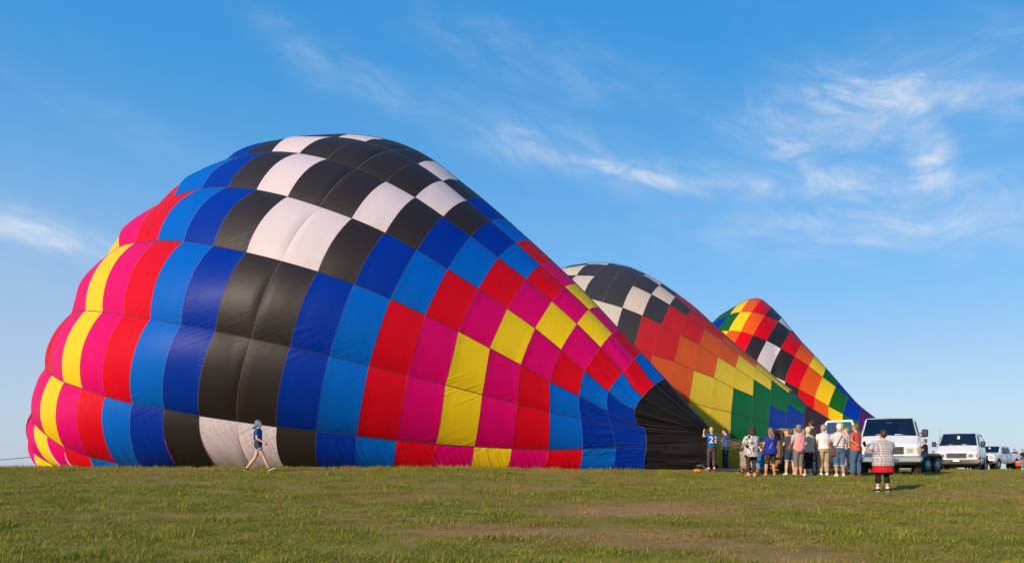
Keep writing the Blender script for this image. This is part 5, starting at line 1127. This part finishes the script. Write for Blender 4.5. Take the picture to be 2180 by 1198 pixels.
bbox_obj('papers', [(-.11, .11, .36, .372, 1.10, 1.40)], paperm, w12[0])
# crouching helpers behind the group
for (px_, Y_, yw, lab, mt, bt) in ((1622, 28.5, 40, 'crouching helper in bright blue top and jeans working beside the basket', cloth('bright_blue_jersey', 'plain', [(0.01, .13, .42)]), denim_l), (1588, 28.7, -30, 'crouching helper in khaki jacket behind the patterned tunic', cloth('khaki_canvas', 'plain', [(.27, .22, .16)]), cloth('grey_khaki', 'plain', [(.2, .18, .15)]))):
    person(px_, Y_, yw, 1.68, lab, 1.05, .1, armL=((.03, .12, -.10), (-.02, .12, -.05)), armR=((.03, .12, -.10), (-.02, .12, -.05)), feet=((-.09, .05), (.09, .02)), knees=((-.13, .20, .25), (.13, .19, .20)), sit=.16, lean=.35, head_pitch=-25,
           hair=('short', hairmat('brown_short_hair', (0.03, 0.018, 0.012), (0.06, 0.04, 0.03))), top=dict(mat=mt, hem=.50, sleeve=.45, g=.018), bottom=dict(mat=bt, len=.95, g=.014, name='jeans'), shoes=(blk_shoe, blk_shoe))
# woman standing apart in the foreground
check = cloth('small_check_shirt', 'plaid', [(0.50, 0.45, 0.46), (0.17, 0.15, 0.19)], 1.05); red_s = cloth('red_jersey', 'plain', [(0.55, 0.008, 0.018)])
w13 = person(1880, 20.35, 4, 1.57, 'short dark-haired woman in check shirt over red skirt, standing apart nearest the camera', 1.40, .22, armL=((.10, .04, -.12), (-.02, .12, .035)), armR=((.065, .02, -.155), (-.06, .12, -.06)), feet=((-.085, .01), (.075, 0)),
             hair=('short', hairmat('dark_brown_crop', (0.018, 0.009, 0.007), (0.06, 0.028, 0.018)), .10), top=dict(mat=check, hem=.425, sleeve=.50, g=.022, flare=.012, sg=.022, name='check_shirt', hang=(.315, red_s)),
             bottom=dict(mat=blk, len=.80, g=.008, name='leggings'), sock=cloth('white_socks', 'plain', [(.75, .73, .72)]), shoes=(blk_shoe, wht_sole))
wr = w13[2][-1][2]; phm = bbox_obj('phone', [(-.04, .04, -.006, .006, -.02, .13)], simple('phone_black', (.02, .02, .022), .2), w13[0], .004); phm.location = wr + Vector((-.02, .04, .05)); phm.rotation_euler = (R(15), R(-30), 0)
# people by the vehicles
navy = cloth('black_polo', 'plain', [(0.010, 0.011, 0.016)])
for (px_, Y_, yw, Hh, lab, mt, bt, hr) in (
        (1969, 41.0, 60, 1.72, 'man in black polo facing left behind the near trailer', navy, khaki, ((.05, .025, .018), (.1, .06, .04))),
        (1957, 41.6, -60, 1.66, 'person in dark shirt beside the van mirror, left of the man in black polo', navy, denim_d, ((.10, .06, .04), (.2, .14, .1))),
        (1986, 60.0, 100, 1.42, 'small distant figure in maroon top seen above the near trailer', cloth('maroon_jersey', 'plain', [(.09, .015, .02)]), denim_d, ((.03, .018, .012), (.06, .04, .03))),
        (2160, 70.5, 170, 1.80, 'man in dark cap and black shirt leaning on the last trailer', navy, cloth('tan_shorts', 'plain', [(.4, .28, .18)]), ((.01, .01, .01), (.03, .03, .03))),
        (2166, 72.5, 190, 1.62, 'person in grey top standing close behind the man in dark cap', cloth('grey_brown_top', 'plain', [(.12, .10, .09)]), denim_d, ((.06, .03, .02), (.12, .07, .05))),
        (2178, 68.0, 180, 1.70, 'person in dark shirt at the extreme right edge', navy, denim_l, ((.03, .018, .012), (.06, .04, .03))),
        (2032, 47.5, 180, 1.68, 'onlooker hidden behind the second van, pale shoes showing beneath it', white_t, denim_l, ((.03, .018, .012), (.06, .04, .03))),
        (2060, 48.5, 180, 1.68, 'another onlooker behind the second van, tan trousers showing beneath it', white_t, khaki, ((.03, .018, .012), (.06, .04, .03)))):
    person(px_, Y_, yw, Hh, lab, 1.05, .1, armL=((.04, .05, -.14), (-.05, .12, -.02)), armR=((.04, .03, -.15), (-.03, .10, -.06)), skin=skin_t, hair=('crop', hairmat('far_hair', *hr)), top=dict(mat=mt, hem=.5, sleeve=.38, g=.016),
           bottom=dict(mat=bt, len=.96 if 'cap' not in lab else .5, g=.012, name='trousers' if 'cap' not in lab else 'shorts'), shoes=(wht_shoe, wht_sole))
ocx = (2171 - CX) / F * 69
oc = empty('orange_cooler', (ocx, 69, gz(ocx, 69) + .0), R(20), 'bright orange-red drinks cooler beside the last trailer', 'cooler'); bbox_obj('tub', [(-.25, .25, -.2, .2, .3, .62)], orange_m, oc, .03); bbox_obj('lid', [(-.26, .26, -.21, .21, .62, .68)], wht_sole, oc, .02)
bbox_obj('stand', [(-.22, .22, -.18, .18, 0, .3)], under, oc, .01)
finish_people(); bpy.data.scenes.remove(tmp_scene)
# ------------------------------------------------------------------ grass: tufts of real blades, instanced over the field
def blade_material():
    m, b, p, o = new_mat('grass_blades')
    dry = b.n('ShaderNodeAttribute', attribute_name='dry', attribute_type='INSTANCER').outputs['Fac']
    rnd = b.n('ShaderNodeObjectInfo').outputs['Random']
    bc = b.n('ShaderNodeAttribute', attribute_name='shade').outputs['Fac']
    g1 = b.mix(rnd, (0.135, 0.19, 0.012, 1), (0.40, 0.385, 0.035, 1)); g2 = b.mix(bc, g1, (0.42, 0.40, 0.07, 1))
    st = b.mix(bc, (0.60, 0.43, 0.18, 1), (0.42, 0.23, 0.10, 1))
    drk = b.mapr(b.noise(b.n('ShaderNodeNewGeometry').outputs['Position'], 1.6, 3, .6), .35, .65)
    g2 = b.mix(b.math('MULTIPLY', drk, .38), g2, (0.05, 0.10, 0.012, 1))
    isdry = b.math('GREATER_THAN', b.math('ADD', dry, b.math('MULTIPLY', b.math('SUBTRACT', bc, .5), .9)), .52)
    cc = b.mix(isdry, g2, st)
    b.put(p.inputs['Base Color'], cc); p.inputs['Roughness'].default_value = .55; p.inputs['Specular IOR Level'].default_value = .12
    tr = b.n('ShaderNodeBsdfTranslucent'); b.put(tr.inputs[0], cc); mx = b.n('ShaderNodeMixShader'); mx.inputs[0].default_value = .35
    m.node_tree.links.new(p.outputs[0], mx.inputs[1]); m.node_tree.links.new(tr.outputs[0], mx.inputs[2]); m.node_tree.links.new(mx.outputs[0], o.inputs[0]); return m
bm_ = blade_material()
tufts = bpy.data.collections.new('grass_tufts')
rg = random.Random(11)
NV = 10
for t in range(NV):
    v, f, sh_ = [], [], []
    tall = t >= 8
    nb_ = 56 if not tall else 30
    for k in range(nb_):
        r_ = .17 * math.sqrt(rg.random()); a = rg.random() * 6.283; bx, by = r_ * math.cos(a), r_ * math.sin(a)
        L = rg.uniform(.028, .072) * (1.7 if tall else 1.0); ln = rg.uniform(.8, 1.75) if not tall else rg.uniform(.1, 1.2); d = rg.random() * 6.283; wd = rg.uniform(.0025, .0052); c = rg.random()
        dx_, dy_ = math.cos(d), math.sin(d); px_, py_ = -dy_ * wd, dx_ * wd; n0 = len(v)
        for (s_, w_) in ((0, 1), (.5, .8), (1, .08)):
            hh = L * s_ * math.cos(ln * s_ * .8); out = L * s_ * math.sin(ln * (.35 + .65 * s_))
            v.append((bx + dx_ * out - px_ * w_, by + dy_ * out - py_ * w_, hh - .004)); v.append((bx + dx_ * out + px_ * w_, by + dy_ * out + py_ * w_, hh - .004)); sh_ += [c, c]
        f += [(n0, n0 + 1, n0 + 3, n0 + 2), (n0 + 2, n0 + 3, n0 + 5, n0 + 4)]
    me = bpy.data.meshes.new('tuft'); me.from_pydata(v, [], f); me.materials.append(bm_)
    at = me.attributes.new('shade', 'FLOAT', 'POINT'); at.data.foreach_set('value', sh_)
    tufts.objects.link(bpy.data.objects.new('tuft', me))
pts, rots, scs, drs, ids = [], [], [], [], []
y = 8.6
while y < 46:
    step = .115 if y < 14 else (.15 if y < 20 else (.21 if y < 30 else .30))
    xl = -(CX + 60) / F * y - .5; xr = (2180 - CX + 60) / F * y + .5; x = xl
    while x < xr:
        X, Yy = x + rg.uniform(-.5, .5) * step, y + rg.uniform(-.5, .5) * step
        x += step
        d = dryness(X, Yy)
        if rg.random() < max(0, d - .5) * 1.3 + max(0, -.05 - mnoise.noise(Vector((X * 1.7, Yy * 2.1, 55)))) * 1.1: continue
        cl_ = mnoise.noise(Vector((X * .9, Yy * .9, 3))); cl2 = mnoise.noise(Vector((X * 2.6, Yy * 2.6, 9)))
        sc = (.85 + .85 * cl_ + .8 * cl2 + rg.uniform(-.15, .25)) * (1 - .45 * d) * (1.0 + .012 * (Yy - 10))
        sc = max(.35, sc); tall = (cl_ > .12 and rg.random() < .16) or rg.random() < (.02 if not (26.8 < Yy < 31 and X < 8.5) else .22)
        pts.append((X, Yy, gz(X, Yy))); rots.append(rg.uniform(0, 6.283)); scs.append(sc); drs.append(min(1, max(0, d * .8 + .10 + rg.uniform(-.15, .15)))); ids.append(rg.randrange(8, 10) if tall else rg.randrange(0, 8))
    y += step
me = bpy.data.meshes.new('grass'); me.from_pydata(pts, [], [])
for nm, ty, dat in (('rot', 'FLOAT', rots), ('sc', 'FLOAT', scs), ('dry', 'FLOAT', drs), ('vid', 'INT', ids)):
    at = me.attributes.new(nm, ty, 'POINT'); at.data.foreach_set('value', dat)
grass = bpy.data.objects.new('grass', me); C.objects.link(grass); tag(grass, 'short mown grass with dry straw-coloured patches covering the field', 'grass', kind='stuff')
ng = bpy.data.node_groups.new('scatter_grass', 'GeometryNodeTree')
ng.interface.new_socket('Geometry', in_out='INPUT', socket_type='NodeSocketGeometry'); ng.interface.new_socket('Geometry', in_out='OUTPUT', socket_type='NodeSocketGeometry')
gi = ng.nodes.new('NodeGroupInput'); go = ng.nodes.new('NodeGroupOutput')
m2p = ng.nodes.new('GeometryNodeMeshToPoints'); iop = ng.nodes.new('GeometryNodeInstanceOnPoints'); ci = ng.nodes.new('GeometryNodeCollectionInfo')
ci.inputs['Collection'].default_value = tufts; ci.inputs['Separate Children'].default_value = True; ci.inputs['Reset Children'].default_value = True
def na(nm, ty):
    n = ng.nodes.new('GeometryNodeInputNamedAttribute'); n.data_type = ty; n.inputs['Name'].default_value = nm; return n.outputs['Attribute']
cx_ = ng.nodes.new('ShaderNodeCombineXYZ'); ng.links.new(na('rot', 'FLOAT'), cx_.inputs[2])
ng.links.new(gi.outputs[0], m2p.inputs['Mesh']); ng.links.new(m2p.outputs[0], iop.inputs['Points']); ng.links.new(ci.outputs[0], iop.inputs['Instance'])
iop.inputs['Pick Instance'].default_value = True; ng.links.new(na('vid', 'INT'), iop.inputs['Instance Index']); ng.links.new(cx_.outputs[0], iop.inputs['Rotation']); ng.links.new(na('sc', 'FLOAT'), iop.inputs['Scale'])
ng.links.new(iop.outputs[0], go.inputs[0])
mdn = grass.modifiers.new('scatter', 'NODES'); mdn.node_group = ng
